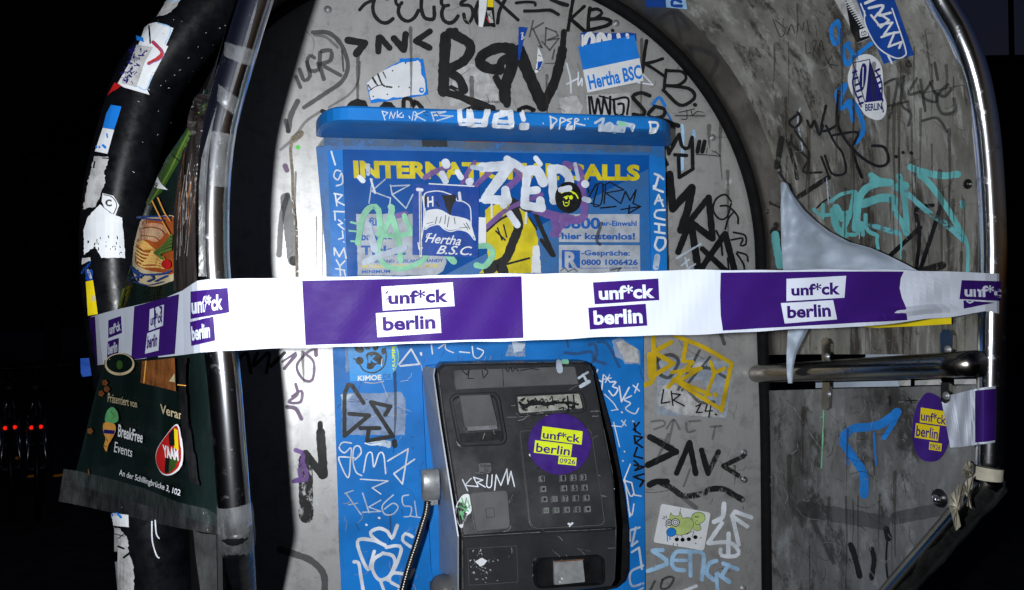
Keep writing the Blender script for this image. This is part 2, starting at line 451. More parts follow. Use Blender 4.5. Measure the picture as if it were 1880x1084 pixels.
class Deco:
    """paint, print and stickers laid onto a surface; photograph spots are carried onto the real surface"""
    def __init__(s, surf, off=0.0006, step=3e-5):
        s.S = surf; s.o = off; s.st = step; s.v = []; s.f = []; s.m = []; s.mats = []
    def mi(s, m):
        if m not in s.mats: s.mats.append(m)
        return s.mats.index(m)
    def add(s, pv, faces, mat):
        k = len(s.v)
        s.v += [s.S.at(x, y, s.o) for x, y in pv]
        s.f += [[i + k for i in q] for q in faces]
        s.m += [s.mi(mat)] * len(faces)
        s.o += s.st
    def poly(s, pts, mat, grid=0, jag=0.0, Z=PX):
        if not isinstance(pts[0], (tuple, list, Vector)): pts = zz(Z, pts)
        pts = [tuple(p)[:2] for p in pts]
        if jag:
            out = []
            for i, p in enumerate(pts):
                a = Vector(p); b = Vector(pts[(i + 1) % len(pts)])
                n = max(1, int((b - a).length / 4))
                for k in range(n):
                    q = a.lerp(b, k / n)
                    out.append((q.x + random.uniform(-jag, jag), q.y + random.uniform(-jag, jag)))
            pts = out
        if grid:
            out = []
            for i, p in enumerate(pts):
                a = Vector(p); b = Vector(pts[(i + 1) % len(pts)])
                n = max(1, int((b - a).length / grid))
                out += [tuple(a.lerp(b, k / n)) for k in range(n)]
            pts = out
        n = len(pts)
        extra = []
        if grid:
            xs = [p[0] for p in pts]; ys = [p[1] for p in pts]
            y = min(ys) + grid / 2
            while y < max(ys):
                x = min(xs) + grid / 2
                while x < max(xs):
                    if inside((x, y), pts): extra.append((x, y))
                    x += grid
                y += grid
        r = delaunay_2d_cdt([Vector(p) for p in pts + extra], [], [list(range(n))], 1, 1e-4)
        s.add([(q.x, q.y) for q in r[0]], [list(q) for q in r[2]], mat)
        return s
    def stroke(s, pts, w, mat, Z=PX, line=False, jit=0.09, closed=False, taper=False):
        if not isinstance(pts[0], (tuple, list)): pts = zz(Z, pts)
        w = w / Z[2]
        if line:
            for a, b in zip(pts[:-1], pts[1:]): s.stroke([a, b], w, mat, jit=jit)
            return s
        P = catmull(pts, max(2.0, min(5.0, w)), closed)
        if len(P) < 2: return s
        n = len(P); pv = []; fa = []
        for i, p in enumerate(P):
            t = (P[min(n - 1, i + 1)] - P[max(0, i - 1)])
            if t.length < 1e-6: t = Vector((1, 0))
            t.normalize()
            q = Vector((-t.y, t.x))
            h = w * 0.5 * (1 + random.uniform(-jit, jit))
            if taper: h *= 1 - 0.75 * i / (n - 1)
            pv += [tuple(p + q * h), tuple(p - q * h)]
        fa = [(2 * i, 2 * i + 1, 2 * i + 3, 2 * i + 2) for i in range(n - 1)]
        s.add(pv[:2 * n], fa, mat)
        if not closed:
            for i, j in ((0, 1), (n - 1, n - 2)):
                c = P[i]; d = (P[i] - P[j]).normalized(); q = Vector((-d.y, d.x))
                hw = w * 0.5 * (0.3 if (taper and i) else 1)
                arc = [tuple(c + q * hw * math.cos(math.pi * k / 6) + d * hw * math.sin(math.pi * k / 6)) for k in range(7)]
                s.add(arc, [list(range(7))], mat)
        return s
    def disc(s, x, y, rx, ry, mat, Z=PX, rot=0.0, grid=0):
        cx, cy = Z[0] + x / Z[2], Z[1] + y / Z[2]
        rx /= Z[2]; ry /= Z[2]
        c, q = math.cos(rot), math.sin(rot)
        pts = [(cx + rx * math.cos(a) * c - ry * math.sin(a) * q, cy + rx * math.cos(a) * q + ry * math.sin(a) * c) for a in [2 * math.pi * k / 32 for k in range(32)]]
        return s.poly(pts, mat, grid)
    def text(s, body, quad, mat, Z=PX, bold=0.0, shear=0.0):
        q = [Vector(p) for p in zz(Z, quad)]
        v, f = text2d(body, bold, shear)
        s.add([tuple((q[0].lerp(q[1], a)).lerp(q[3].lerp(q[2], a), b)) for a, b in v], f, mat)
        return s
    def tags(s, mat, Z, items):
        for it in items:
            s.stroke(it[1], it[0], mat, Z, line=len(it) > 2)
        return s
    def build(s, name, parent=None): return obj(name, s.v, s.f, s.mats, parent, s.m)
def slab_geo(surf, pts, h, inset=0.0, lift=-0.0008):
    """raised block with bevelled rim whose outline is a px polygon on a surface"""
    n = len(pts)
    cx = sum(p[0] for p in pts) / n; cy = sum(p[1] for p in pts) / n
    def sh(p):
        d = Vector((p[0] - cx, p[1] - cy)); L = max(d.length, 1e-6)
        d *= max(0.0, (L - inset) / L)
        return (cx + d.x, cy + d.y)
    rings = [[surf.at(p[0], p[1], lift) for p in pts], [surf.at(p[0], p[1], h * 0.65) for p in pts], [surf.at(*sh(p), h) for p in pts]]
    v = rings[0] + rings[1] + rings[2]; f = []
    for k in range(2):
        for i in range(n):
            j = (i + 1) % n
            f.append((k * n + i, k * n + j, (k + 1) * n + j, (k + 1) * n + i))
    f.append([2 * n + i for i in range(n)])
    return v, f
def slab(name, surf, pts, h, mat, parent, inset=0.0, Z=PX, r=0.0, lift=-0.0008, smooth=False):
    pts = zz(Z, pts)
    if r: pts = rounded(pts, r)
    v, f = slab_geo(surf, pts, h, inset, lift)
    return obj(name, v, f, mat, parent)
def ring_frame(name, surf, pts, wid, h, mat, parent, Z=PX, r=4.0):
    """raised frame (outline ring) on a surface"""
    o = rounded(zz(Z, pts), r); n = len(o)
    cx = sum(p[0] for p in o) / n; cy = sum(p[1] for p in o) / n
    def sh(p, k):
        d = Vector((p[0] - cx, p[1] - cy)); L = d.length
        d *= (L - k) / L
        return (cx + d.x, cy + d.y)
    rings = [[surf.at(p[0], p[1], -0.0005) for p in o], [surf.at(p[0], p[1], h * 0.7) for p in o], [surf.at(*sh(p, wid * 0.3), h) for p in o],
             [surf.at(*sh(p, wid * 0.75), h) for p in o], [surf.at(*sh(p, wid), -0.0005) for p in o]]
    v = sum(rings, []); f = []
    for k in range(4):
        for i in range(n):
            j = (i + 1) % n
            f.append((k * n + i, k * n + j, (k + 1) * n + j, (k + 1) * n + i))
    return obj(name, v, f, mat, parent)
def prism(pts, d):
    """extrude a 3-D outline by vector d"""
    n = len(pts); d = Vector(d)
    v = [Vector(p) for p in pts] + [Vector(p) + d for p in pts]
    f = [list(range(n)), [n + i for i in range(n)][::-1]] + [(i, n + i, n + (i + 1) % n, (i + 1) % n) for i in range(n)]
    return v, f

#@@BOOTH
# ------------------------------------------------------------------ the booth
Z0 = 1.45
def P(x, y, z): return Vector((x * D, y * D, Z0 + z * D))     # booth units: 1 = camera-to-panel distance
booth = empty('phone_booth', P(0.2, 0, -Z0 / D), 'open steel phone booth with chrome tube hoop, covered in graffiti', 'phone booth')

def rear(th, k=0.0):
    c, s = math.cos(th), math.sin(th)
    if c >= 0: return (0.2 + (0.396 + k) * c, 0.05 + (0.396 + k) * s)
    e = 2 / 2.4
    return (0.2 - (0.4 + k) * abs(c) ** e, 0.05 + (0.396 + k) * abs(s) ** e)
def front(th, k=0.0):
    return (0.258 + (0.362 + k) * math.cos(th), 0.05 + (0.46 + k) * math.sin(th))
# back panel
arch = [rear(math.pi * i / 60) for i in range(61)]
def warp(z):                    # bulge of a few millimetres, shaped to pull the flash highlight lower
    t = (z + 0.2) / (0.22 if z > -0.2 else 0.36)
    return -0.0082 * (0.5 + 0.5 * math.cos(math.pi * max(-1, min(1, t))))
ol = [(0.594, -1.1 + 0.05 * i) for i in range(23)] + arch[1:-1] + [(-0.2, 0.05 - 0.05 * i) for i in range(24)]
extra = [(x * 0.04 - 0.18, z * 0.02 - 1.08) for x in range(20) for z in range(78)]
extra = [q for q in extra if inside(q, ol) and min((q[0] - a) ** 2 + (q[1] - b) ** 2 for a, b in ol) > 0.00015]
r_ = delaunay_2d_cdt([Vector(q) for q in ol + extra], [], [list(range(len(ol)))], 1, 1e-5)
fv = [P(q.x, warp(q.y), q.y) for q in r_[0]]; ff = [list(q) for q in r_[2]]
S_BACK = Surf(fv, ff, 0.0)
m = MB(); m.add(fv, ff)
n = len(ol); m.add([P(x, warp(z) + 0.0001, z) for x, z in ol] + [P(x, 0.006, z) for x, z in ol], [(i, (i + 1) % n, n + (i + 1) % n, n + i) for i in range(n)])
back_panel = m.build('back_panel', ['panel'], booth)
for q in back_panel.data.polygons:
    q.use_smooth = len(q.vertices) == 3
# leg below the panel, out of sight of the photograph
m = MB(); m.box(P(0.02, 0.01, -Z0 / D), P(0.38, 0.07, -0.4)); m.build('support_post', 'blackpaint', booth)
# rubber seal along the arch and right edge
sealp = [P(0.5985, -0.004, -1.1), P(0.5985, -0.005, -0.5), P(0.5985, -0.008, -0.2), P(0.5985, -0.006, -0.1)] + [P(x, -0.004, z) for x, z in [rear(math.pi * i / 50, 0.0035) for i in range(0, 51)]]
v, f = tube(sealp, 0.0092 * D, 10)
obj('rim_seal', v, f, 'rubber', booth, smooth=True)
# hood: sheet from the arch to the front hoop
def hood_sheet(k, th0, th1, n, zr=None, zf=None):
    v = []; f = []
    ths = [th0 + (th1 - th0) * i / n for i in range(n + 1)]
    rows = []
    M = 12
    for th in ths:
        a = rear(th, 0.006 + k); b = front(th, k)
        rows.append((a, b))
    if zr is not None:
        rows = [((rows[0][0][0], zr + (rows[0][0][1] - zr) * i / 4), (rows[0][1][0], zf + (rows[0][1][1] - zf) * i / 4)) for i in range(4)] + rows
    for a, b in rows:
        for j in range(M + 1):
            s = j / M
            w = s ** 0.72 if s > 0 else 0
            w = 0.55 * s + 0.45 * w
            v.append(P(a[0] + (b[0] - a[0]) * w, -0.002 - 0.378 * s, a[1] + (b[1] - a[1]) * w))
    for i in range(len(rows) - 1):
        for j in range(M):
            q = i * (M + 1) + j
            f.append((q, q + 1, q + M + 2, q + M + 1))
    return v, f
v, f = hood_sheet(0, 0, math.pi, 70, -0.0966, -0.069)
hood = obj('hood', v, f, ['hood', 'hoodrim'], booth, [1 if i % 12 < 2 else 0 for i in range(len(f))], smooth=True)
S_HOOD = Surf(v, f, -0.2)
v, f = hood_sheet(0.008, 0, math.pi, 60, -0.0966, -0.069)
obj('hood_shell', v, f, 'blackwall', booth, smooth=True)
# left wall in two pieces with the open slot between them (outside painted black)
m = MB()
for zt_r, zb_r, zt_f, zb_f in ((0.055, -0.0966, 0.055, -0.069), (-0.149, -0.9, -0.098, -0.6)):  # lower piece extended downward to keep the panel behind it in shadow
    a = [P(-0.2, -0.002, zt_r), P(-0.101, -0.368, zt_f), P(-0.101, -0.368, zb_f), P(-0.2, -0.002, zb_r)]
    vv, ff = prism(a, (-0.004, 0, 0)); m.add(vv, ff)
m.build('outer_side_panel', 'blackwall', booth)
# right lower side panel
def wall(px, py, k=0.0):
    a = P(0.600 + k, 0, 0); n = Vector((0.38, 0.019, 0)).normalized()
    d = ray(px, py)
    return CAM + d * ((a - CAM).dot(n) / d.dot(n))
lo = [wall(1397, 718), wall(1800, 707), wall(1808, 869), wall(1640, 1084), wall(1560, 1186), wall(1397, 1390)]
v, f = prism(lo, (0.004, 0, 0))
lower = obj('side_panel', v, f, 'lower', booth)
S_LOW = Surf(v, f, -0.2)
# front hoop
legL = [(433, 974), (424, 850), (412, 700), (403, 620), (396, 550), (391, 480), (390, 430), (391, 360), (399, 265), (413, 195), (440, 100), (468, 8)]
legR = [(1729, 4), (1753, 44), (1775, 92), (1792, 145), (1806, 215), (1814, 285), (1819, 360), (1822, 440), (1822, 502), (1820, 625), (1818, 760), (1815, 868)]
hp = [py_(x, y, -0.38) for x, y in legL]
hp += [P(x, -0.38, z) for x, z in [front(R(a)) for a in range(146, 40, -8)]]
hp += [py_(x, y, -0.38) for x, y in legR]
hp = catmull(hp, 0.012)
S_HOOPPATH = hp
v, f = tube(hp, 0.0125 * D, 20)
hoop = obj('front_hoop', v, f, 'chrome', booth, smooth=True)
S_HOOP = Surf(v, f, -0.38)
# hoop ends turn back and down on both sides
dR = [py_(1815, 862, -0.38), py_(1813, 880, -0.377), px_(1797, 905, 0.618), px_(1640, 1084, 0.616), px_(1560, 1180, 0.614), px_(1500, 1250, 0.612)]
v, f = tube(catmull(dR, 0.012), 0.012 * D, 18)
hook = obj('diagonal_tube', v, f, 'rail', booth, smooth=True)
S_DIAG = Surf(v, f, -0.3)
dL = [py_(432.6, 968, -0.38), py_(434, 985, -0.378)] + [Vector((-p.x + 2 * 0.26 * D - 0.004, p.y, p.z - 0.075)) for p in dR[2:]]
dL = [py_(433, 968, -0.38), py_(435, 992, -0.375), py_(440, 1040, -0.33), py_(446, 1110, -0.26), py_(452, 1190, -0.18)]
v, f = tube(catmull(dL, 0.012), 0.0125 * D, 18)
obj('diagonal_tube', v, f, 'blackpaint', booth, smooth=True)  # chrome turned away from the flash, its darkness put into a black colour
# thick black rear hoop at the left
bk = [(452, -70), (392, 0), (330, 75), (273, 150), (240, 250), (217, 350), (209, 430), (210, 500), (218, 580), (233, 690), (252, 810), (274, 940), (290, 1084), (305, 1240)]
rad = [0.0345 * D] * 9 + [0.036 * D, 0.0375 * D, 0.039 * D, 0.040 * D, 0.040 * D]
bp = [py_(x, y, -0.08) for x, y in bk]
bpp = []; rp = []
for i in range(len(bp) - 1):
    seg = catmull(bp, 0.02)
bpp = catmull(bp, 0.02)
for i in range(len(bpp)):
    t = i / (len(bpp) - 1) * (len(rad) - 1); k = min(int(t), len(rad) - 2)
    rp.append(rad[k] + (rad[k + 1] - rad[k]) * (t - k))
v, f = tube(bpp, rp, 28)
thick = obj('rear_hoop', v, f, 'blackpaint', booth, smooth=True)
S_THICK = Surf(v, f, -0.08)
# hand rail through the slot with its two straps
r0 = px_(1384, 687, 0.586); r1 = px_(1794, 668, 0.600)
pth = [r0 + (r1 - r0) * t for t in (0, 0.004, 0.012, 0.03)] + [r0 + (r1 - r0) * t for t in [0.1 * i for i in range(1, 11)]]
v, f = tube(pth, [0.004 * D, 0.009 * D, 0.0122 * D, 0.0132 * D] + [0.0132 * D] * 10, 20)
rail = obj('hand_rail', v, f, 'rail', booth, smooth=True)
S_RAIL = Surf(v, f, -0.2)
for q in ([690, 600, 705, 585, 730, 590, 748, 620, 745, 735, 695, 735], [1400, 560, 1420, 535, 1460, 540, 1478, 570, 1475, 690, 1405, 690], [697, 850, 740, 850, 736, 1000, 715, 1015, 692, 1000], [1405, 850, 1455, 850, 1455, 960, 1430, 975, 1405, 960]):
    pts = [wall(x, y, -0.003) for x, y in zz(N_, q)]
    v, f = prism(pts, (-0.005, 0, 0)); br = obj('rail_bracket', v, f, 'rail', booth)
# rivets
def dome(c, n, r, h):
    n = Vector(n).normalized(); u = n.cross(Vector((0.3, 0.2, 1))).normalized(); w = n.cross(u)
    v = []; f = []
    for k, (rr_, hh) in enumerate(((1.45, 0.0), (1.4, 0.18), (1.0, 0.3), (0.8, 0.75), (0.45, 1.0))):
        for j in range(14):
            a = 2 * math.pi * j / 14
            v.append(c + (u * math.cos(a) + w * math.sin(a)) * r * rr_ + n * h * hh)
    for k in range(4):
        for j in range(14): f.append((k * 14 + j, k * 14 + (j + 1) % 14, (k + 1) * 14 + (j + 1) % 14, (k + 1) * 14 + j))
    f.append([56 + j for j in range(14)])
    return v, f
for x, y in ((602, 18), (1131, 43), (1308, 253), (1366, 831), (1366, 881), (1362, 917), (1364, 1081)):
    v, f = dome(S_BACK.at(x, y), (0, -1, 0), 0.0042, 0.0035)
    obj('rivet', v, f, 'knob', back_panel, smooth=True)
v, f = dome(S_LOW.at(1726, 915), (-1, -0.1, 0), 0.008, 0.010); obj('bolt', v, f, 'plasticd', lower, smooth=True)
v, f = dome(S_LOW.at(1728, 916, 0.008), (-1, -0.4, 0), 0.004, 0.005); obj('bolt', v, f, 'chrome', lower, smooth=True)
v, f = dome(S_HOOD.at(1777, 338), (-1, -0.1, 0), 0.0042, 0.004); obj('bolt', v, f, 'plasticd', hood, smooth=True)
for x, y in ((1518, 655), (1740, 642), (1521, 724), (1737, 727)):
    v, f = dome(wall(x, y, -0.008), (-1, -0.2, 0), 0.0034, 0.003); obj('bolt', v, f, 'knob', booth, smooth=True)

# ------------------------------------------------------------------ graffiti on the back panel
def graf(surf, parent, off, mats, label=None):
    for mat, Z, items in mats:
        d = Deco(surf, off)
        d.tags(mat, Z, items)
        off = d.o
        o = d.build('graffiti', parent)
        if label: o['label'] = label; label = None
graf(S_BACK, back_panel, 0.0006, [('brush', P6, [
    (28, [130, 80, 170, 35, 230, 5]), (30, [250, -20, 232, 60, 250, 130, 300, 178, 350, 180, 390, 150]),
    (28, [460, 25, 440, 45, 415, 30, 412, -10]), (30, [440, 50, 432, 100, 460, 150, 510, 170, 560, 140, 590, 85]),
    (30, [615, -10, 612, 60, 625, 120, 650, 150, 700, 155, 715, 130, 712, 60]), (28, [825, 45, 790, 50, 770, 30, 772, -10]),
    (30, [790, 55, 772, 100, 785, 160, 830, 185, 870, 170, 900, 130]), (28, [970, -10, 925, 25, 930, 45, 980, 45, 1010, 70, 1015, 130, 985, 185, 955, 160, 945, 115]),
    (32, [1060, 20, 1038, 90, 1048, 170, 1068, 195]), (28, [1190, -10, 1260, 60, 1370, 160]), (28, [1275, -10, 1225, 90, 1210, 185]),
    (24, [1355, 28, 1430, 20, 1500, 25, 1505, 45]), (28, [1422, 92, 1520, 90, 1620, 85, 1685, 118]), (32, [1630, 0, 1700, 30, 1755, 45]),
    (30, [330, -10, 345, -4]), (30, [1150, 195, 1180, 205])])], 'long black marker tag across the top of the panel')
graf(S_BACK, back_panel, 0.0022, [('black', E_, [
    (24, [755, -10, 735, 100, 718, 210]), (22, [830, 48, 730, 140]), (26, [735, 135, 850, 235]), (26, [868, 60, 858, 130, 856, 212]),
    (22, [862, 75, 920, 68, 950, 95, 905, 130, 860, 142]), (26, [872, 138, 960, 132, 1012, 152, 985, 180, 872, 210]), (22, [1021, 213, 1025, 216]),
    (24, [1255, 285, 1240, 380, 1226, 498]), (22, [1365, 408, 1300, 430, 1235, 442]), (22, [1240, 440, 1300, 475, 1380, 530]), (22, [1390, 485, 1380, 550, 1376, 610]),
    (22, [1388, 490, 1500, 498, 1525, 545, 1470, 590, 1378, 592]), (24, [1390, 592, 1540, 612, 1585, 660, 1560, 700, 1480, 725, 1368, 622]), (26, [1584, 723, 1588, 726]),
    (28, [1275, 662, 1215, 642, 1160, 668, 1200, 720, 1240, 770, 1220, 800, 1165, 790]), (26, [1310, 738, 1265, 790, 1300, 815, 1370, 800, 1375, 755, 1310, 735])])])
graf(S_BACK, back_panel, 0.0016, [('faded', E_, [
    (11, [480, 145, 455, 255]), (11, [550, 160, 475, 205], 1), (11, [480, 205, 540, 330, 520, 320], 1), (11, [568, 195, 562, 310]), (11, [565, 195, 635, 222, 650, 250, 575, 280], 1),
    (11, [580, 280, 655, 268, 592, 350, 540, 290], 1), (12, [625, 345, 610, 410]), (12, [655, 325, 642, 400]), (7, [560, 440, 630, 440])]),
    ('black', E_, [(6, [1480, 775, 1585, 752]), (7, [1450, 798, 1655, 800]), (6, [1530, 760, 1530, 820, 1495, 822]), (6, [1560, 765, 1570, 795, 1600, 770, 1640, 775])])])
graf(S_BACK, back_panel, 0.0030, [('brush', D_, [
    (50, [630, 282, 745, 302, 688, 375], 1), (42, [840, 265, 838, 360]), (42, [850, 262, 915, 335]), (46, [945, 270, 1012, 348, 1025, 242], 1), (42, [1190, 222, 1095, 288, 1188, 335], 1)])])
graf(S_BACK, back_panel, 0.0012, [('brush', D_, [
    (78, [1300, 255, 1290, 450, 1285, 630]), (66, [1330, 225, 1400, 262, 1460, 300, 1470, 350, 1420, 425, 1310, 480]), (62, [1300, 490, 1390, 540, 1425, 620]),
    (44, [1350, 650, 1440, 680, 1520, 705, 1610, 745]), (46, [1310, 240, 1366, 215])]),
    ('brush', E_, [(74, [330, 335, 230, 335, 130, 385, 120, 440, 180, 475, 250, 480]), (60, [250, 490, 262, 430, 330, 390]), (78, [345, 350, 330, 470, 290, 590, 285, 680]), (50, [225, 540, 280, 640, 300, 720]),
    (84, [385, 350, 430, 470, 545, 730]), (40, [690, 222, 680, 350]), (66, [545, 730, 620, 580, 660, 440, 680, 350])])], 'huge brushed black letters')
graf(S_BACK, back_panel, 0.0010, [('faded', D_, [
    (30, [390, 225, 500, 230, 585, 310, 630, 450, 590, 560, 480, 640, 330, 740]), (14, [590, 350, 600, 490]), (30, [440, 365, 438, 450, 465, 545]), (28, [450, 355, 512, 350, 512, 415, 440, 445]), (26, [470, 460, 580, 520]),
    (26, [400, 400, 370, 385, 350, 430, 375, 490, 430, 480, 425, 440]), (28, [300, 480, 330, 555, 370, 525, 350, 430]), (26, [275, 530, 305, 602]), (38, [285, 700, 238, 800, 222, 900]), (28, [205, 830, 222, 905])]),
    ('fadedlight', D_, [(16, [712, 430, 700, 560, 640, 650, 500, 740]), (20, [400, 245, 480, 260, 560, 330]), (20, [440, 770, 340, 840, 260, 950, 170, 1030])]),
    ('faded', G_, [(32, [90, 570, 55, 700, 40, 920]), (64, [78, 590, 100, 760, 122, 950])]), ('brushworn', G_, [(50, [124, 950, 126, 960])]),
    ('tan', G_, [(17, [140, 215, 108, 290, 118, 450, 122, 600, 140, 760, 145, 1060]), (40, [125, 245, 165, 210])]), ('green', G_, [(24, [148, 291, 152, 292])]),
    ('mauve', G_, [(30, [75, 400, 85, 425])])])
d = Deco(S_BACK, 0.0036)
for q in ([600, 755, 650, 700, 700, 683, 750, 700, 785, 755], [825, 755, 880, 705, 930, 708, 965, 755]): d.poly(q, 'black', jag=1, Z=D_)
d.tags('black', D_, [(30, [1010, 755, 1015, 685, 1060, 690, 1080, 740, 1090, 700, 1135, 745]), (30, [455, 768, 515, 795]), (20, [565, 765, 600, 772]), (30, [1430, 765, 1490, 745, 1560, 760])])
d.tags('black', E_, [(30, [380, 760, 430, 740, 480, 760]), (30, [130, 760, 200, 765])])
d.build('graffiti', back_panel)
graf(S_BACK, back_panel, 0.0010, [('skyblue', E_, [(22, [1385, 730, 1345, 670, 1300, 720]), (14, [1395, 770, 1430, 830])]),
    ('wpaint', E_, [(12, [710, 440, 735, 540, 740, 640]), (12, [712, 580, 790, 540]), (10, [790, 500, 790, 590, 815, 540, 815, 590]), (10, [1235, 515, 1300, 585, 1200, 570], 1)]),
    ('lightblue', P3, [(22, [150, 40, 155, 100, 150, 330]), (24, [225, 80, 230, 115])])])
graf(S_BACK, back_panel, 0.0020, [('black', P3, [
    (25, [48, 150, 62, 228, 130, 100], 1), (24, [130, 100, 150, 180, 190, 190, 215, 120]), (25, [215, 120, 220, 330, 130, 385, 125, 250], 1), (24, [100, 235, 178, 240]), (28, [263, 148, 250, 215]), (28, [297, 148, 282, 215]),
    (5, [315, 190, 310, 225]), (5, [345, 205, 355, 218, 370, 210]), (6, [240, 232, 320, 237, 400, 245]), (6, [365, 215, 400, 240]),
    (50, [65, 365, 85, 595, 212, 452], 1), (52, [212, 455, 185, 600, 138, 735], 1), (40, [150, 735, 322, 520], 1), (44, [322, 520, 348, 790], 1), (44, [345, 790, 190, 672], 1), (42, [190, 700, 120, 880], 1), (48, [205, 690, 255, 1010], 1),
    (42, [265, 1000, 430, 760, 495, 1010], 1), (38, [280, 860, 440, 1010], 1),
    (30, [20, 10, 120, 45], 1), (26, [30, 270, 45, 300])]),
    ('black', P3, [(13, [470, 545, 430, 500, 370, 530, 350, 600, 390, 660, 440, 650, 470, 560]), (13, [400, 575, 450, 578, 510, 640, 515, 692]), (12, [490, 610, 450, 660, 430, 730]), (13, [485, 750, 560, 770, 565, 830, 530, 835, 545, 790, 470, 800]), (13, [510, 880, 570, 900, 580, 940]), (13, [505, 890, 550, 960, 557, 1010]), (14, [370, 740, 400, 810, 410, 900]), (12, [445, 920, 452, 1000])]),
    ('wfade', P3, [(13, [110, 920, 270, 825]), (13, [140, 970, 190, 930]), (13, [165, 920, 180, 980]), (12, [170, 1000, 230, 960])])], 'thick black zigzag tag right of the blue board')
d = Deco(S_BACK, 0.0012)
d.poly([432, 450, 440, 405, 478, 388, 480, 420, 455, 455], 'dirtywhite', jag=1, Z=P3)
d.build('paper_scrap', back_panel)
# strip right of the telephone
graf(S_BACK, back_panel, 0.0034, [('ochre', L_, [
    (26, [690, 735, 738, 688, 738, 440]), (24, [720, 690, 715, 560]), (26, [735, 548, 838, 492]), (26, [745, 550, 850, 612, 725, 690], 1), (24, [925, 480, 905, 598, 958, 604, 820, 745], 1),
    (22, [840, 662, 1005, 640, 880, 712, 1058, 790], 1), (22, [1060, 605, 1082, 665, 1140, 640], 1), (22, [1082, 665, 1035, 795], 1), (24, [860, 455, 1020, 520, 1180, 612]), (26, [1178, 612, 1122, 878]), (22, [1120, 872, 985, 790, 850, 702]), (24, [1085, 785, 1090, 792])])], 'yellow marker tag in a box')
graf(S_BACK, back_panel, 0.0028, [('faded', L_, [(16, [1000, 540, 880, 760]), (14, [1060, 575, 900, 765]), (18, [990, 640, 1060, 640, 1145, 690]), (20, [780, 670, 760, 600, 830, 562, 880, 600, 830, 690, 780, 680]), (16, [740, 470, 760, 600]), (22, [1120, 440, 1140, 500]), (18, [930, 760, 1000, 830, 1080, 830])]),
    ('black', L_, [(8, [795, 760, 782, 838, 830, 830], 1), (8, [838, 770, 848, 850]), (8, [838, 782, 890, 788, 850, 820, 912, 852], 1), (8, [978, 855, 1005, 842, 980, 890, 1012, 888], 1), (8, [1040, 845, 1030, 882, 1070, 880], 1), (8, [1062, 850, 1050, 915]), (9, [1088, 900, 1094, 902])]),
    ('fadedlight', L_, [(12, [725, 940, 790, 935, 800, 960, 740, 985]), (12, [810, 980, 850, 930, 885, 985]), (12, [920, 950, 930, 1000, 970, 990]), (12, [940, 940, 1000, 935]), (12, [1060, 970, 1120, 965]), (12, [1085, 970, 1070, 1040]), (14, [820, 1060, 850, 930])])])
graf(S_BACK, back_panel, 0.0024, [('brush', M_, [
    (42, [222, 80, 392, 175, 208, 262], 1), (36, [395, 315, 480, 115, 520, 318], 1), (36, [558, 165, 600, 315], 1)]), ('brushworn', M_, [(34, [600, 318, 668, 175], 1), (32, [830, 205, 700, 268, 845, 360], 1), (36, [842, 184, 848, 187])]),
    ('brush', M_, [(42, [218, 390, 262, 370, 330, 370])]), ('brushworn', M_, [(38, [290, 375, 360, 410, 440, 462, 560, 450, 610, 420, 700, 418, 760, 452, 815, 482])]), ('fadedlight', M_, [(30, [340, 400, 520, 540]), (18, [340, 60, 260, 240]), (14, [480, 290, 440, 400])])], 'worn black arrows and wave')
graf(S_BACK, back_panel, 0.0018, [('lightblue', M_, [
    (28, [305, 818, 240, 822, 330, 882, 330, 912, 208, 955], 1), (28, [470, 828, 395, 830, 365, 890, 385, 940, 445, 950]), (22, [372, 885, 460, 885]), (26, [485, 825, 488, 985]), (28, [485, 828, 570, 845, 562, 1010]), (28, [655, 888, 610, 905, 592, 970, 640, 1012]),
    (28, [655, 968, 740, 1025]), (28, [792, 942, 700, 905]), (28, [735, 915, 690, 985]), (24, [655, 990, 665, 1100])]),
    ('wpaint', M_, [(32, [705, 515, 695, 600, 640, 632]), (28, [692, 640, 650, 700, 602, 770]), (26, [602, 772, 740, 768, 800, 822, 780, 855, 690, 852, 682, 812]), (30, [735, 710, 732, 850]), (28, [882, 603, 775, 565, 755, 595, 855, 662], 1), (28, [758, 595, 800, 780]), (22, [522, 1050, 400, 1100])]),
    ('faded', M_, [(16, [250, 1020, 210, 1100]), (16, [300, 1010, 340, 990, 375, 1000, 340, 1060, 290, 1065, 300, 1010])])])
# strip left of the blue panel
graf(S_BACK, back_panel, 0.0012, [('mauve', P8, [(12, [330, 15, 380, 60, 375, 140, 335, 140, 305, 80, 350, 20, 390, 0]), (13, [300, 160, 308, 205, 268, 240, 322, 240, 326, 190, 285, 215]), (18, [262, 262, 300, 270, 326, 315]), (10, [240, 60, 300, 20]), (18, [390, 0, 392, 30]), (16, [250, 90, 300, 30])]),
    ('brush', P8, [(22, [410, 335, 410, 372]), (40, [412, 375, 425, 565], 1), (34, [345, 470, 420, 570], 1)]), ('brushworn', P8, [(64, [345, 500, 347, 750])]), ('violet', P8, [(20, [300, 455, 335, 475, 318, 540, 322, 580, 300, 590]), (18, [330, 500, 350, 580, 290, 595])]),
    ('faded', P8, [(30, [230, 900, 300, 922, 370, 950, 425, 1010, 430, 1100])]), ('brush', P8, [(14, [40, 60, 80, 20, 100, 110]), (14, [130, 20, 110, 80, 180, 20, 170, 110]), (16, [190, 80, 250, 20])]), ('wfade', P8, [(4, [392, 680, 402, 705]), (4, [432, 720, 452, 760])])])
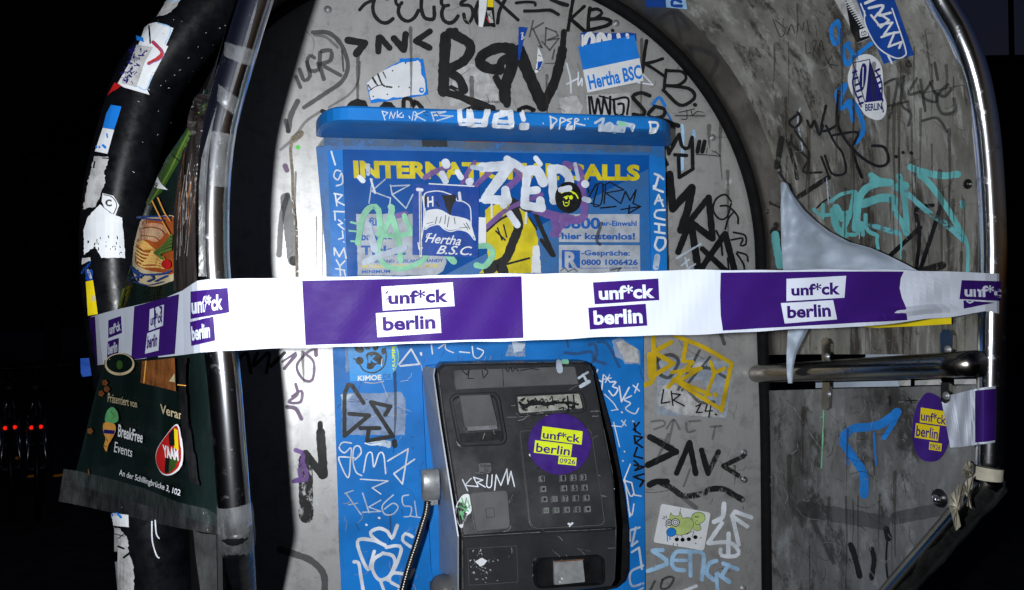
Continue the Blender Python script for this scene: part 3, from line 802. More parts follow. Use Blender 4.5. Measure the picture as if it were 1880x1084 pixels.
# ------------------------------------------------------------------ graffiti on the hood and side panel
graf(S_HOOD, hood, 0.0010, [('turq', P1, [
    (52, [1165, 30, 1240, 62, 1350, 88, 1440, 98, 1540, 85]), (50, [1240, 95, 1290, 130, 1400, 270, 1500, 430, 1590, 600]), (26, [1600, 590, 1618, 690, 1613, 880]),
    (46, [1078, 100, 1110, 220, 1132, 400, 1138, 550]), (40, [1052, 300, 1045, 370, 1110, 480, 1130, 550]), (66, [1040, 290, 1000, 272, 920, 275, 800, 318]), (58, [1010, 150, 880, 165, 790, 230, 755, 350, 735, 510]), (46, [860, 92, 905, 122]),
    (64, [1130, 175, 1060, 190]), (28, [545, 300, 620, 245, 735, 222, 748, 262]), (44, [730, 250, 700, 380, 650, 500, 655, 560]), (28, [410, 360, 470, 405, 600, 395, 700, 380]), (30, [485, 325, 485, 425]), (54, [565, 370, 590, 500, 660, 560]),
    (30, [680, 560, 760, 545, 745, 370]), (32, [820, 405, 822, 500, 860, 545, 900, 560]), (26, [915, 570, 908, 600, 918, 670]), (15, [1100, 570, 1100, 742]), (34, [790, 470, 800, 560]), (38, [1583, 305, 1585, 340]), (64, [640, 430, 590, 350]), (56, [880, 130, 1020, 150])]),
    ('turqw', P1, [(44, [1140, 225, 1300, 370, 1450, 475, 1600, 610]), (40, [840, 480, 950, 510, 1090, 550])]),
    ('turq', P1, [(62, [112, 560, 122, 650, 150, 800])])], 'turquoise spray tag with drips')
graf(S_HOOD, hood, 0.0006, [('black', P1, [(34, [1400, 340, 1330, 560, 1235, 850]), (30, [1340, 330, 1210, 360, 1235, 560, 1210, 830]), (36, [1240, 505, 1005, 725]), (14, [430, 350, 470, 310, 530, 270])]),
    ('brushworn', P1, [(18, [140, 20, 170, 130, 240, 220]), (40, [290, 260, 520, 110]), (12, [60, 300, 40, 390]), (12, [50, 310, 140, 350]), (40, [80, 540, 110, 480]), (60, [1250, 850, 1420, 800])])])
graf(S_HOOD, hood, 0.0014, [('black', F_, [
    (11, [605, 470, 565, 505, 590, 530, 615, 495, 600, 465]), (11, [640, 500, 655, 530, 670, 500, 690, 560, 705, 520]), (11, [718, 438, 700, 540, 760, 520, 770, 480]), (12, [770, 378, 765, 500, 800, 580, 870, 655, 940, 690, 978, 668, 962, 612, 912, 604]),
    (11, [750, 560, 850, 550, 830, 620, 870, 740, 848, 690]), (10, [575, 560, 580, 600, 645, 660, 640, 720]), (10, [590, 540, 650, 640, 625, 710, 700, 715]), (10, [700, 650, 735, 740]), (10, [715, 645, 745, 720, 800, 715, 790, 640, 755, 590, 720, 520]), (12, [525, 715, 570, 780])]),
    ('brushworn', F_, [(26, [535, 575, 515, 690]), (16, [560, 580, 590, 690, 600, 740])])], 'black looping marker tag')
graf(S_HOOD, hood, 0.0006, [('skyblue', F_, [(18, [765, 88, 738, 120, 752, 185, 776, 150, 768, 95]), (18, [812, 180, 785, 205, 803, 268, 828, 230, 802, 185]), (18, [835, 235, 905, 180]), (20, [790, 355, 762, 390, 780, 450, 820, 420, 855, 470, 872, 540, 840, 592]), (16, [800, 350, 770, 440]), (18, [830, 500, 810, 420])]),
    ('faded', F_, [(12, [955, 350, 1010, 330, 1000, 420, 980, 490]), (12, [1040, 315, 1030, 430, 1070, 470, 1060, 520]), (12, [1095, 325, 1060, 390, 1110, 380]), (12, [1110, 330, 1130, 460]), (12, [1160, 335, 1120, 400, 1180, 420, 1150, 340]), (12, [1170, 260, 1182, 330]), (14, [1225, 350, 1180, 400, 1200, 470, 1255, 460, 1250, 410]), (12, [1120, 500, 1180, 490, 1222, 545]), (9, [1062, 252, 1050, 270, 1075, 275, 1062, 252]), (10, [975, 440, 1060, 420]), (14, [1170, 380, 1210, 400, 1240, 370])]),
    ('faded', F_, [(5, [500, 80, 530, 150, 550, 120, 510, 82]), (5, [560, 140, 575, 100, 590, 135]), (5, [600, 130, 605, 95, 620, 125, 628, 90]), (5, [640, 80, 650, 130]), (5, [635, 170, 640, 220, 655, 215]), (5, [665, 170, 680, 165, 668, 215]), (5, [690, 210, 700, 165, 712, 205]), (5, [720, 240, 745, 280]), (5, [745, 230, 730, 260, 770, 270])]),
    ('black', F_, [(14, [1012, 648, 1014, 650]), (13, [1041, 631, 1043, 633]), (14, [1076, 633, 1078, 635])])])
graf(S_HOOD, hood, 0.0006, [('fadedlight', F_, [(18, [0, 90, 90, 50, 150, 120]), (16, [85, 60, 110, 160]), (20, [140, 190, 260, 240, 230, 330]), (18, [150, 200, 180, 330])]), ('wfade', F_, [(7, [610, 450, 600, 500, 620, 620]), (5, [720, 740, 728, 850]), (4, [860, 880, 856, 990])])])
graf(S_LOW, lower, 0.0010, [('skyblue', O_, [(38, [556, 655, 552, 560, 500, 480, 462, 412, 500, 362, 580, 352, 640, 335, 705, 285]), (22, [645, 400, 685, 340, 715, 285]), (9, [600, 380, 605, 450, 610, 522]), (9, [478, 450, 482, 522]), (10, [450, 385, 470, 380])])], 'blue dripping paint stroke')
graf(S_LOW, lower, 0.0006, [('mint', O_, [(7, [372, 280, 370, 380, 363, 535]), (5, [360, 310, 375, 300])]), ('brush', O_, [(26, [495, 880, 515, 940, 535, 1020]), (22, [590, 900, 600, 950, 588, 1030]), (30, [655, 810, 665, 850]), (9, [660, 850, 655, 960, 668, 1084]), (5, [740, 235, 795, 232]), (6, [755, 220, 770, 245]), (9, [672, 215, 672, 250])]),
    ('fadedlight', O_, [(60, [700, 760, 900, 720]), (70, [280, 720, 640, 780]), (20, [340, 800, 420, 960])])])

# scratches, scuffs and dirt runs that years of wiping left behind
def scuffs(surf, parent, reg, n, seed, off=0.0004, runs=0, wmul=1.0):
    r = random.Random(seed); d = Deco(surf, off, 4e-6)
    for i in range(n):
        x = r.uniform(reg[0], reg[2]); y = r.uniform(reg[1], reg[3]); L = r.expovariate(1 / 16) + 4; a = r.gauss(0, 0.7) + (1.57 if r.random() < 0.6 else 0.3)
        k = r.uniform(-0.5, 0.5)
        d.stroke([(x, y), (x + math.cos(a) * L * 0.5, y + math.sin(a) * L * 0.5), (x + math.cos(a + k) * L, y + math.sin(a + k) * L)], wmul * r.choice((0.6, 0.7, 0.9, 1.3)), 'scuff' if r.random() < 0.5 else 'scuffd')
    for i in range(runs):
        x = r.uniform(reg[0], reg[2]); y = r.uniform(reg[1], reg[3] - 60); L = r.uniform(30, 190); w = r.uniform(2, 9)
        d.stroke([(x, y), (x + r.uniform(-2, 2), y + L * 0.5), (x + r.uniform(-3, 3), y + L)], w, 'dripd', taper=True, jit=0.2)
    d.build('scratches', parent)
scuffs(S_BACK, back_panel, (530, 5, 1370, 1080), 300, 1, 0.0003, 34)
scuffs(S_HOOD, hood, (1420, 5, 1780, 640), 230, 2, 0.0003, 60)
scuffs(S_LOW, lower, (1405, 720, 1700, 1080), 170, 3, 0.0003, 14)
# ------------------------------------------------------------------ blue mounting panel
mp = [py_(605, 480, -0.014), py_(1180, 480, -0.014), py_(1186, 1250, -0.014), py_(632, 1250, -0.014)]
v, f = prism(mp, (0, 0.0135 * D, 0))
mount = obj('mounting_panel', v, f, 'blue')
tag(mount, 'blue painted steel panel behind the telephone, scribbled with white marker', 'panel')
S_MNT = Surf(v, f, -0.014)
d = Deco(S_MNT, 0.0005)
d.poly([500, 830, 545, 818, 680, 822, 865, 812, 895, 850, 895, 1010, 893, 1080, 500, 1080], 'residue', jag=0.8, Z=I_)
d.poly([490, 830, 575, 825, 530, 870, 500, 860], 'wfade', jag=1, Z=I_)
d.poly([600, 225, 700, 210, 750, 220, 745, 262], 'wfade', jag=1, Z=J_)
d.poly([508, 478, 560, 468, 600, 500, 650, 528, 666, 542, 666, 620, 575, 612, 560, 585, 522, 572], 'residue', jag=1.2, Z=L_)
d.poly([525, 490, 570, 480, 650, 530, 660, 610, 580, 600], 'dirtywhite', jag=1.2, Z=L_)
d.poly([1540, 520, 1640, 500, 1640, 590, 1515, 590], 'residue', jag=1.0, Z=I_)
d.poly([1560, 500, 1640, 510, 1620, 560, 1570, 570], 'wfade', jag=1.2, Z=I_)
d.poly([520, 530, 545, 520, 545, 680, 525, 690], 'residue', jag=1, Z=I_)
d.build('paper_residue', mount)
graf(S_MNT, mount, 0.0012, [('black', J_, [(24, [480, 190, 480, 0, 482, -60, 500, -100], 1), (24, [500, -105, 525, -100, 590, 0], 1), (24, [480, 190, 622, 72, 508, 62], 1), (24, [572, 145, 682, 145], 1), (24, [622, 146, 610, 218, 758, 192], 1), (24, [758, 190, 632, -5, 745, 20, 715, 68], 1), (30, [768, 222, 770, 245])])], 'black angular marker tag')
graf(S_MNT, mount, 0.0010, [('wpaint', J_, [
    (8, [520, 232, 470, 228, 450, 260, 480, 288, 518, 260, 515, 330, 500, 432, 447, 325, 470, 312, 540, 318]), (8, [540, 330, 576, 290, 565, 250, 535, 260, 530, 340, 548, 400, 580, 420]), (8, [590, 400, 610, 300, 638, 290, 650, 370, 680, 292, 706, 300, 718, 408]), (9, [730, 335, 848, 265, 815, 468, 765, 408, 885, 325], 1), (7, [572, 440, 732, 450, 640, 490, 690, 525], 1), (8, [600, 232, 640, 242, 690, 235])]),
    ('wfade', J_, [(7, [482, 522, 530, 505]), (8, [492, 525, 575, 642]), (7, [505, 587, 555, 578]), (8, [585, 520, 622, 632]), (7, [585, 630, 690, 625, 620, 600, 690, 560], 1), (8, [762, 530, 700, 590, 712, 640, 760, 640, 790, 600, 760, 578, 710, 612]), (8, [850, 530, 815, 540, 822, 590, 865, 600, 858, 650, 825, 656]), (7, [885, 565, 897, 650]), (7, [860, 652, 920, 660]), (7, [980, 320, 1020, 325])]),
    ('wpaint', J_, [(20, [710, 820, 650, 780, 630, 745, 680, 722, 730, 742, 755, 780, 785, 705]), (20, [715, 820, 640, 790, 555, 800, 615, 958, 652, 855]), (20, [722, 832, 780, 822, 808, 840, 780, 930, 730, 1020]), (20, [700, 868, 650, 900, 642, 960, 680, 1018, 735, 1000, 770, 930, 758, 880, 700, 865]), (20, [535, 915, 562, 922, 575, 1000, 592, 1100]), (18, [690, 1030, 715, 1100]), (18, [872, 770, 830, 752, 815, 790, 862, 828]), (20, [880, 960, 852, 1010]), (18, [830, 985, 760, 980, 742, 1025, 800, 1062, 790, 1084]), (12, [605, 700, 609, 702]), (12, [678, 660, 682, 662])]),
    ('wpaint', I_, [(11, [855, 640, 930, 545, 982, 638, 862, 650], 1), (14, [990, 570, 993, 580]), (8, [1055, 520, 1062, 575]), (8, [1100, 540, 1140, 515, 1145, 545, 1192, 568]), (8, [1230, 562, 1292, 568]), (8, [1308, 530, 1318, 590, 1350, 600, 1378, 560, 1340, 540])])], 'white marker scrawls')
graf(S_MNT, mount, 0.0014, [('wpaint', P2, [
    (6, [90, 95, 78, 130, 110, 150]), (6, [115, 118, 108, 185]), (5, [120, 120, 146, 152], 1), (5, [143, 118, 124, 152], 1), (5, [118, 138, 150, 132], 1), (7, [150, 150, 172, 150, 156, 170, 180, 182, 160, 212, 140, 190]), (7, [186, 170, 196, 238, 230, 175], 1), (6, [248, 165, 276, 190]), (6, [270, 158, 255, 198]),
    (6, [240, 212, 208, 230, 236, 245, 214, 270, 255, 292, 272, 268]), (5, [120, 205, 160, 245, 178, 275]), (5, [150, 278, 180, 272]), (5, [195, 322, 216, 345]), (5, [214, 320, 200, 346]), (8, [196, 285, 198, 286]), (8, [246, 325, 248, 326]), (7, [208, 460, 209, 462]), (7, [201, 502, 202, 503]),
    (5, [160, 330, 172, 380, 186, 440]), (5, [152, 345, 195, 350]), (6, [234, 518, 205, 590, 240, 600, 252, 655, 282, 660], 1), (6, [205, 590, 235, 660, 248, 650]), (6, [208, 580, 232, 752]), (6, [250, 695, 240, 745, 225, 720])]),
    ('wfade', P2, [(10, [235, 812, 275, 800]), (10, [258, 800, 240, 882, 265, 862], 1), (10, [240, 910, 272, 890, 285, 985], 1), (10, [290, 970, 235, 1000, 240, 1060, 290, 1050]), (8, [232, 860, 232, 820]), (8, [262, 1084, 290, 1070])]),
    ('black', P2, [(8, [250, 335, 256, 372]), (8, [272, 330, 246, 362, 276, 382], 1), (8, [250, 390, 254, 425]), (8, [250, 390, 286, 396, 256, 420, 286, 442], 1), (8, [262, 442, 248, 480, 286, 490], 1), (8, [248, 520, 292, 528]), (8, [248, 500, 270, 525, 250, 545, 290, 530]), (9, [290, 560, 246, 572, 290, 590, 274, 615], 1)]),
    ('fadedlight', L_, [(18, [230, 550, 300, 555, 380, 545, 400, 590, 460, 612]), (20, [370, 505, 400, 500, 412, 560, 390, 600]), (16, [420, 490, 470, 500, 540, 630]), (12, [240, 470, 250, 515])])])

scuffs(S_MNT, mount, (625, 640, 1178, 1080), 150, 4, 0.0003, 10)
# ------------------------------------------------------------------ information board with canopy
board = empty('information_board', py_(905, 560, -0.03), 'blue metal board with canopy and yellow lettering about calls above the telephone', 'board')
xl, xr = py_(597, 400, -0.03).x, py_(1222, 400, -0.03).x
zt, zb = py_(905, 255, -0.03).z, py_(905, 575, -0.03).z
m = MB()
m.box((xl, -0.03 * D, zb), (xr, -0.010 * D, zt))
a = py_(580, 270, -0.012); b = py_(611, 575, -0.012)
v, f = prism([py_(580, 270, -0.016), py_(640, 262, -0.016), py_(640, 575, -0.016), py_(607, 575, -0.016)], (0, 0.009 * D, 0)); m.add(v, f)
body = m.build('board_body', 'bluedirty', board)
S_BRD = Surf(m.v, m.f, -0.03)
d = Deco(S_BRD, 0.0008)
d.poly([1548, 265, 1640, 268, 1642, 352, 1550, 345], 'grime', jag=1, Z=(500, 130, 3.188)); d.poly([320, 940, 1000, 950, 1590, 968, 1590, 1020, 1000, 1010, 500, 1000, 420, 1010], 'grimefilm', jag=1.5, Z=D_)
d.poly([1140, 945, 1310, 950, 1310, 1012, 1140, 1008], 'grime', jag=1, Z=D_); d.poly([0, 975, 900, 985, 1300, 1000, 1300, 1045, 500, 1040, 0, 1030], 'grimefilm', jag=1.5, Z=E_)
d.tags('rustline', E_, [(8, [900, 985, 1100, 992, 1300, 995]), (6, [0, 972, 400, 980, 900, 986])]); d.tags('grime', D_, [(6, [500, 936, 800, 942, 1300, 955, 1610, 968])])
d.build('grime', body)
# frame strips left and right of the notice
for q in ([601, 276, 629, 276, 641, 575, 612, 575], [1192, 284, 1221, 292, 1226, 575, 1197, 575]):
    pts = [py_(x, y, -0.034) for x, y in pairs(q)]
    v, f = prism(pts, (0, 0.0035 * D, 0)); s_ = obj('frame_strip', v, f, 'blue', board)
    sf = Surf(v, f, -0.034)
    if q[0] < 700:
        dd = Deco(sf, 0.0006); dd.tags('wpaint', G_, [(10, [345, 315, 368, 392], 1), (9, [400, 430, 372, 425, 360, 460, 385, 480, 405, 440, 410, 500, 375, 515]), (9, [368, 565, 378, 632]), (9, [362, 560, 410, 570, 375, 605, 420, 628], 1), (9, [365, 665, 368, 715]), (9, [360, 665, 428, 668, 425, 712], 1), (8, [388, 715, 412, 735, 385, 742, 420, 770], 1), (8, [410, 780, 415, 820, 388, 828], 1), (8, [418, 842, 420, 845]), (9, [362, 880, 364, 920, 365, 880, 392, 930, 420, 880, 432, 940], 1), (9, [375, 950, 395, 985, 425, 955], 1), (8, [370, 1000, 425, 1010]), (9, [395, 985, 400, 1040]), (8, [420, 1010, 428, 1045])])
        dd.build('graffiti', s_)
    else:
        dd = Deco(sf, 0.0006); dd.tags('wpaint', H_, [(15, [1235, 360, 1265, 372, 1292, 395], 1), (15, [1262, 372, 1235, 460, 1290, 480], 1), (14, [1228, 460, 1228, 440]), (13, [1235, 560, 1260, 500, 1290, 575], 1), (12, [1240, 540, 1285, 535]), (14, [1300, 600, 1245, 605, 1235, 645, 1300, 665]), (14, [1235, 690, 1300, 700], 1), (14, [1235, 745, 1300, 755], 1), (14, [1262, 695, 1262, 748]), (16, [1250, 785, 1235, 840, 1265, 870, 1300, 840, 1300, 790, 1250, 782])])
        dd.tags('wfade', H_, [(40, [1250, 910, 1240, 980])])
        dd.build('graffiti', s_)
# canopy
def X_(px, y): return py_(px, 240, y).x
ztop, zbot = py_(900, 203, -0.126).z, py_(900, 230, -0.126).z
pl = [(X_(580, -0.03), -0.03), (X_(582, -0.06), -0.06), (X_(592, -0.095), -0.095), (X_(612, -0.118), -0.118), (X_(640, -0.126), -0.126), (X_(1195, -0.126), -0.126), (X_(1216, -0.120), -0.120), (X_(1227, -0.105), -0.105), (X_(1231, -0.08), -0.08), (X_(1230, -0.03), -0.03)]
pl = [tuple(p) for p in catmull(pl[:5], 0.01)[:-1] ] + [pl[4], pl[5]] + [tuple(p) for p in catmull(pl[5:], 0.01)[1:]]
n = len(pl)
lay = [(ztop + 0.0, 0.94), (ztop, 1.0)]
v = []; f = []
cx0 = sum(p[0] for p in pl) / n
zs = [(zbot, 0.012), (zbot + 0.0015, 0.0), (ztop - 0.003, 0.0), (ztop, 0.004)]
for z, ins in zs:
    for x, y in pl:
        v.append(Vector((x + (ins * 0.6 if x < cx0 else -ins * 0.6), (y * D) + (ins * 0.6 if y < -0.06 else 0), z)))
for k in range(3):
    for i in range(n - 1): f.append((k * n + i, k * n + i + 1, (k + 1) * n + i + 1, (k + 1) * n + i))
    f.append((k * n + n - 1, k * n, (k + 1) * n, (k + 1) * n + n - 1))
f.append(list(range(n))[::-1]); f.append([3 * n + i for i in range(n)])
canopy = obj('canopy', v, f, 'blue', board)
S_CAN = Surf(v, f, -0.126)
graf(S_CAN, canopy, 0.0006, [('wpaint', D_, [(7, [865, 765, 885, 825]), (6, [865, 765, 905, 775, 880, 800], 1), (6, [915, 815, 925, 770, 942, 815, 955, 775], 1), (6, [970, 765, 968, 810]), (6, [1000, 775, 975, 800, 1010, 808, 1008, 790]), (7, [1050, 800, 1056, 815]), (5, [1080, 770, 1070, 828])]),
    ('wfade', D_, [(10, [1090, 770, 1105, 790, 1090, 825]), (9, [1155, 765, 1090, 795, 1160, 830], 1), (9, [1205, 780, 1220, 830]), (9, [1200, 775, 1300, 770, 1220, 795, 1350, 800, 1240, 832], 1)]), ('black', D_, [(5, [1145, 775, 1178, 772]), (6, [1235, 775, 1255, 800]), (4, [1150, 790, 1180, 800])]),
    ('wpaint', D_, [(34, [1395, 770, 1400, 835, 1450, 835, 1470, 790], 1), (36, [1470, 780, 1480, 840, 1560, 840, 1590, 770], 1)]),
    ('wpaint', E_, [(40, [160, 780, 150, 840, 40, 840, 40, 775], 1), (40, [320, 775, 225, 800, 215, 845, 330, 850, 320, 780], 1), (34, [400, 785, 412, 825], 1), (26, [395, 862, 440, 862]), (12, [595, 805, 600, 865]), (10, [590, 805, 640, 830, 600, 870]), (10, [660, 870, 665, 815, 700, 830, 665, 850]), (10, [740, 820, 705, 830, 735, 845, 705, 870, 745, 870]), (10, [760, 870, 765, 820, 790, 830, 765, 850, 830, 866]), (9, [830, 822, 832, 824]), (9, [850, 820, 852, 822]), (9, [545, 852, 546, 854]), (14, [1275, 842, 1280, 885]), (16, [1270, 845, 1320, 850, 1318, 885, 1280, 892])]),
    ('wfade', E_, [(18, [900, 850, 960, 820, 940, 880, 1000, 850, 1040, 890]), (30, [1060, 850, 1160, 870]), (22, [930, 870, 1100, 880])]), ('mint', E_, [(30, [1070, 855, 1100, 860])])])
# notice sheet with its print
nt_q = [(629, 275), (1192, 286), (1197, 572), (640, 572)]
d = Deco(S_BRD, 0.0016, 4e-5)
d.poly(nt_q, 'noticeblue')
d.text('INTERNATIONAL CALLS', [648, 295, 1174, 303, 1174, 333, 650, 328], 'yellow', bold=0.05)
d.poly([490, 680, 820, 680, 1010, 930, 1020, 960, 1000, 1010, 960, 1040, 500, 1040], 'greypaper', jag=0.5, Z=G_)
d.text('für', [565, 700, 640, 700, 640, 750, 565, 750], 'bluetext', G_, 0.03)
d.text('bargeld', [520, 790, 700, 790, 700, 840, 520, 850], 'bluetext', G_, 0.03)
d.text('Ticket', [518, 865, 780, 865, 780, 920, 518, 922], 'bluetext', G_, 0.035)
d.text('INLAND  AUSLAND  HANDY', [600, 948, 1000, 943, 1000, 962, 600, 968], 'bluetext', G_, 0.03)
d.text('NATIONAL  INTERNATIONAL  MOBILE', [524, 978, 985, 972, 985, 992, 524, 997], 'yellow', G_, 0.02)
d.text('MINIMUM', [524, 1008, 690, 1006, 690, 1025, 524, 1028], 'bluetext', G_, 0.03)
d.poly([598, 628, 1132, 628, 1132, 815, 598, 812], 'greypaper', Z=H_)
d.text('0800', [614, 648, 872, 650, 872, 728, 614, 725], 'bluetext', H_, 0.035)
d.text('er-Einwahl', [882, 672, 1113, 672, 1113, 708, 882, 706], 'bluetext', H_, 0.03)
d.text('hier kostenlos!', [616, 750, 1102, 752, 1102, 798, 616, 795], 'bluetext', H_, 0.035)
d.poly([598, 832, 1135, 834, 1137, 1020, 598, 1020], 'greypaper', Z=H_)
d.poly([617, 866, 738, 868, 738, 985, 617, 985], 'bluetext', Z=H_)
d.text('R', [636, 876, 724, 876, 724, 990, 636, 990], 'greypaper', H_, 0.045)
d.text('-Gespräche:', [744, 866, 1068, 868, 1068, 915, 744, 912], 'bluetext', H_, 0.03)
d.text('0800 1006426', [746, 927, 1120, 927, 1120, 966, 746, 966], 'bluetext', H_, 0.035)
d.text('kostenlos telefonieren zum Angerufenen zahlt', [740, 980, 1120, 978, 1120, 992, 740, 994], 'bluetext', H_, 0.01)
# picture: a yellow shape with black lines
d.poly([108, 600, 150, 570, 200, 560, 300, 560, 380, 620, 440, 720, 462, 800, 450, 900, 420, 1020, 70, 1020, 130, 940, 115, 780], 'yellow', jag=0.7, Z=H_)
d.tags('brush', H_, [(60, [300, 570, 330, 700, 290, 820, 240, 930, 130, 990]), (70, [130, 1000, 200, 960, 230, 1010]), (40, [270, 530, 400, 600]), (16, [120, 740, 200, 670, 290, 620]), (12, [400, 650, 450, 730]), (12, [180, 740, 240, 800]), (30, [340, 560, 420, 580, 470, 700, 560, 900]), (24, [480, 800, 550, 900]), (14, [250, 960, 400, 920]), (10, [190, 720, 220, 800]), (10, [230, 700, 250, 780])])
d.tags('wpaint', H_, [(46, [270, 625, 320, 700]), (14, [380, 620, 375, 690]), (12, [150, 560, 152, 650])])
d.poly([425, 840, 462, 830, 480, 1018, 412, 1018], 'white', jag=1, Z=H_)
d.poly([60, 655, 108, 655, 108, 830, 60, 830], 'white', Z=H_)
notice = d.build('notice', board)
on0 = d.o
graf(S_BRD, notice, on0 + 0.0003, [('violet', H_, [(46, [300, 300, 330, 380, 250, 460]), (50, [640, 300, 720, 330, 740, 420, 760, 640, 640, 680, 560, 760]), (56, [440, 600, 560, 640, 680, 660]), (34, [0, 480, 180, 320, 300, 290]), (30, [110, 720, 250, 600, 480, 500]), (50, [560, 640, 590, 760])]), ('violet', G_, [(30, [890, 470, 960, 430, 1030, 410]), (26, [1110, 500, 1140, 440, 1180, 380]), (30, [700, 700, 780, 680]), (26, [1260, 750, 1330, 690])])])
graf(S_BRD, notice, on0 + 0.0008, [('wpaint', H_, [(66, [90, 320, 270, 310, 140, 480, 110, 530], 1), (56, [110, 530, 255, 540, 240, 470], 1), (50, [240, 480, 230, 570]), (46, [250, 265, 310, 300, 380, 350]), (66, [380, 345, 450, 345, 490, 420]), (56, [385, 350, 365, 570], 1), (50, [375, 480, 450, 470], 1), (56, [365, 570, 480, 590, 470, 540], 1), (58, [545, 330, 560, 540], 1), (58, [545, 330, 620, 340, 662, 400, 640, 490, 560, 530]), (34, [440, 260, 470, 300]), (52, [765, 430, 767, 432]), (40, [10, 410, 12, 412]), (18, [20, 540, 90, 540])]),
    ('wfade', H_, [(30, [20, 320, 80, 330]), (26, [700, 300, 720, 400]), (36, [760, 530, 790, 540])]), ('wpaint', G_, [(50, [1010, 385, 1015, 395]), (44, [1148, 495, 1150, 497]), (40, [990, 450, 1010, 490]), (34, [1080, 440, 1100, 470]), (16, [1090, 560, 1100, 640]), (12, [575, 480, 600, 560]), (30, [510, 470, 530, 490])]),
    ('wfade', G_, [(40, [560, 750, 600, 890]), (36, [540, 965, 620, 930, 770, 880]), (24, [560, 400, 560, 450])])], 'big white brushed letters')
graf(S_BRD, notice, on0 + 0.0013, [('mint', G_, [(34, [500, 850, 530, 700, 580, 640, 620, 660, 640, 800, 700, 660, 690, 640]), (34, [700, 700, 730, 800, 750, 950]), (30, [620, 800, 720, 810, 830, 790]), (30, [640, 800, 620, 900, 660, 980, 760, 1000, 870, 960, 900, 920]), (28, [770, 690, 800, 760, 815, 790]), (34, [1190, 870, 1260, 870, 1285, 920, 1240, 985, 1190, 980]), (12, [460, 730, 500, 740]), (10, [450, 780, 500, 785]), (10, [460, 840, 510, 845]), (36, [1060, 960, 1020, 920])]),
    ('wfade', G_, [(7, [585, 480, 565, 620]), (8, [660, 480, 580, 550, 690, 590, 680, 680], 1), (8, [690, 515, 700, 570, 780, 650], 1), (8, [695, 520, 800, 515, 700, 570], 1), (8, [780, 650, 820, 570])])])
graf(S_BRD, notice, on0 + 0.0018, [('black', H_, [(8, [800, 400, 780, 430, 790, 490]), (8, [840, 430, 770, 550, 850, 570], 1), (8, [850, 440, 820, 570, 870, 560, 880, 430, 830, 440]), (8, [900, 440, 890, 560]), (8, [880, 440, 930, 420, 1020, 470, 900, 490, 1000, 560], 1), (8, [1000, 560, 1030, 480, 1060, 540, 1100, 470, 1080, 560, 1130, 580], 1), (10, [865, 590, 965, 580]), (9, [1000, 600, 1130, 580, 1050, 625, 1055, 575], 1)]), ('faded', H_, [(22, [870, 690, 840, 800, 860, 830]), (10, [930, 1000, 1000, 985, 980, 1005], 1), (7, [600, 1005, 630, 985, 650, 1010, 690, 990, 710, 1008], 1)])])

# ------------------------------------------------------------------ telephone
phone = empty('payphone', py_(985, 1085, -0.03), 'black public telephone with steel keypad, bolted to the blue panel', 'payphone')
def Kp(a): return zz(K_, a)
pT = py_(*Kp([100, 128])[0], -0.055); pR = py_(*Kp([205, 858])[0], -0.128); pB = py_(*Kp([205, 1075])[0], -0.124)
def plane_two(za, ya, zb_, yb):
    """plane holding the sideways direction through two depths"""
    n = Vector((0, (zb_ - za), -(yb - ya))).normalized(); a = Vector((0, ya, za))
    def hit(px, py):
        d = ray(px, py); return CAM + d * ((a - CAM).dot(n) / d.dot(n))
    return hit
up_pl = plane_two(pT.z, pT.y, pR.z, pR.y); low_pl = plane_two(pR.z, pR.y, pB.z, pB.y)
upo = [(165, 612), (128, 380), (98, 165), (103, 133), (125, 113), (400, 107), (735, 103), (757, 112), (768, 135), (808, 350), (845, 520), (862, 620), (874, 822)]
ridge = [(874, 822), (760, 828), (540, 838), (350, 850), (205, 858)]
lowo = [(205, 858), (350, 850), (540, 838), (760, 828), (874, 822), (872, 940), (867, 1045), (852, 1070), (700, 1090), (430, 1105), (205, 1112)]
fu = [up_pl(*Kp(p)[0]) for p in upo + ridge[1:-1] + [ridge[-1]]]
fl_ = [low_pl(*Kp(p)[0]) for p in lowo]
m = MB()
def shell(front_pts, skip=()):
    n = len(front_pts)
    c = sum(front_pts, Vector()) / n
    bev = [p + (p - c).normalized() * 0.0 for p in front_pts]
    inn = [p + (c - p).normalized() * 0.006 for p in front_pts]
    return inn
n = len(fu)
backu = [Vector((p.x, -0.016 * D, p.z)) for p in fu]
cu = sum(fu, Vector()) / n
def inset_ring(ring, k):
    c = sum(ring, Vector()) / len(ring)
    return [p + (c - p).normalized() * k for p in ring]
# bevelled front: face inset, then rim pushed back
iu = inset_ring(fu, 0.0045); ru = [p + Vector((0, 0.0045, 0)) for p in fu]
m.add(iu + ru + backu, [list(range(n))] + [(i, (i + 1) % n, n + (i + 1) % n, n + i) for i in range(n)] + [(n + i, n + (i + 1) % n, 2 * n + (i + 1) % n, 2 * n + i) for i in range(n)])
fv = iu; ff_ = [list(range(n))]
n2 = len(fl_)
il = inset_ring(fl_, 0.004); rl = [p + Vector((0, 0.005, 0)) for p in fl_]; bl = [Vector((p.x, -0.016 * D, p.z - 0.0004)) for p in fl_]
k = len(m.v)
m.add(il + rl + bl, [list(range(n2))] + [(i, (i + 1) % n2, n2 + (i + 1) % n2, n2 + i) for i in range(n2)] + [(n2 + i, n2 + (i + 1) % n2, 2 * n2 + (i + 1) % n2, 2 * n2 + i) for i in range(n2)])
pbody = m.build('housing', ['plastic'], phone)
for p_ in pbody.data.polygons:
    pass
S_PH = Surf(m.v, m.f, -0.1)
# black base plate to the right of the housing
q = Kp([480, 108, 742, 106, 772, 125, 800, 220, 850, 400, 905, 690, 921, 830, 921, 1000, 905, 1045, 868, 1075, 700, 1110, 480, 1110])
v, f = prism([py_(x, y, -0.034) for x, y in q], (0, 0.022 * D, 0))
obj('base_plate', v, f, 'plasticd', phone)
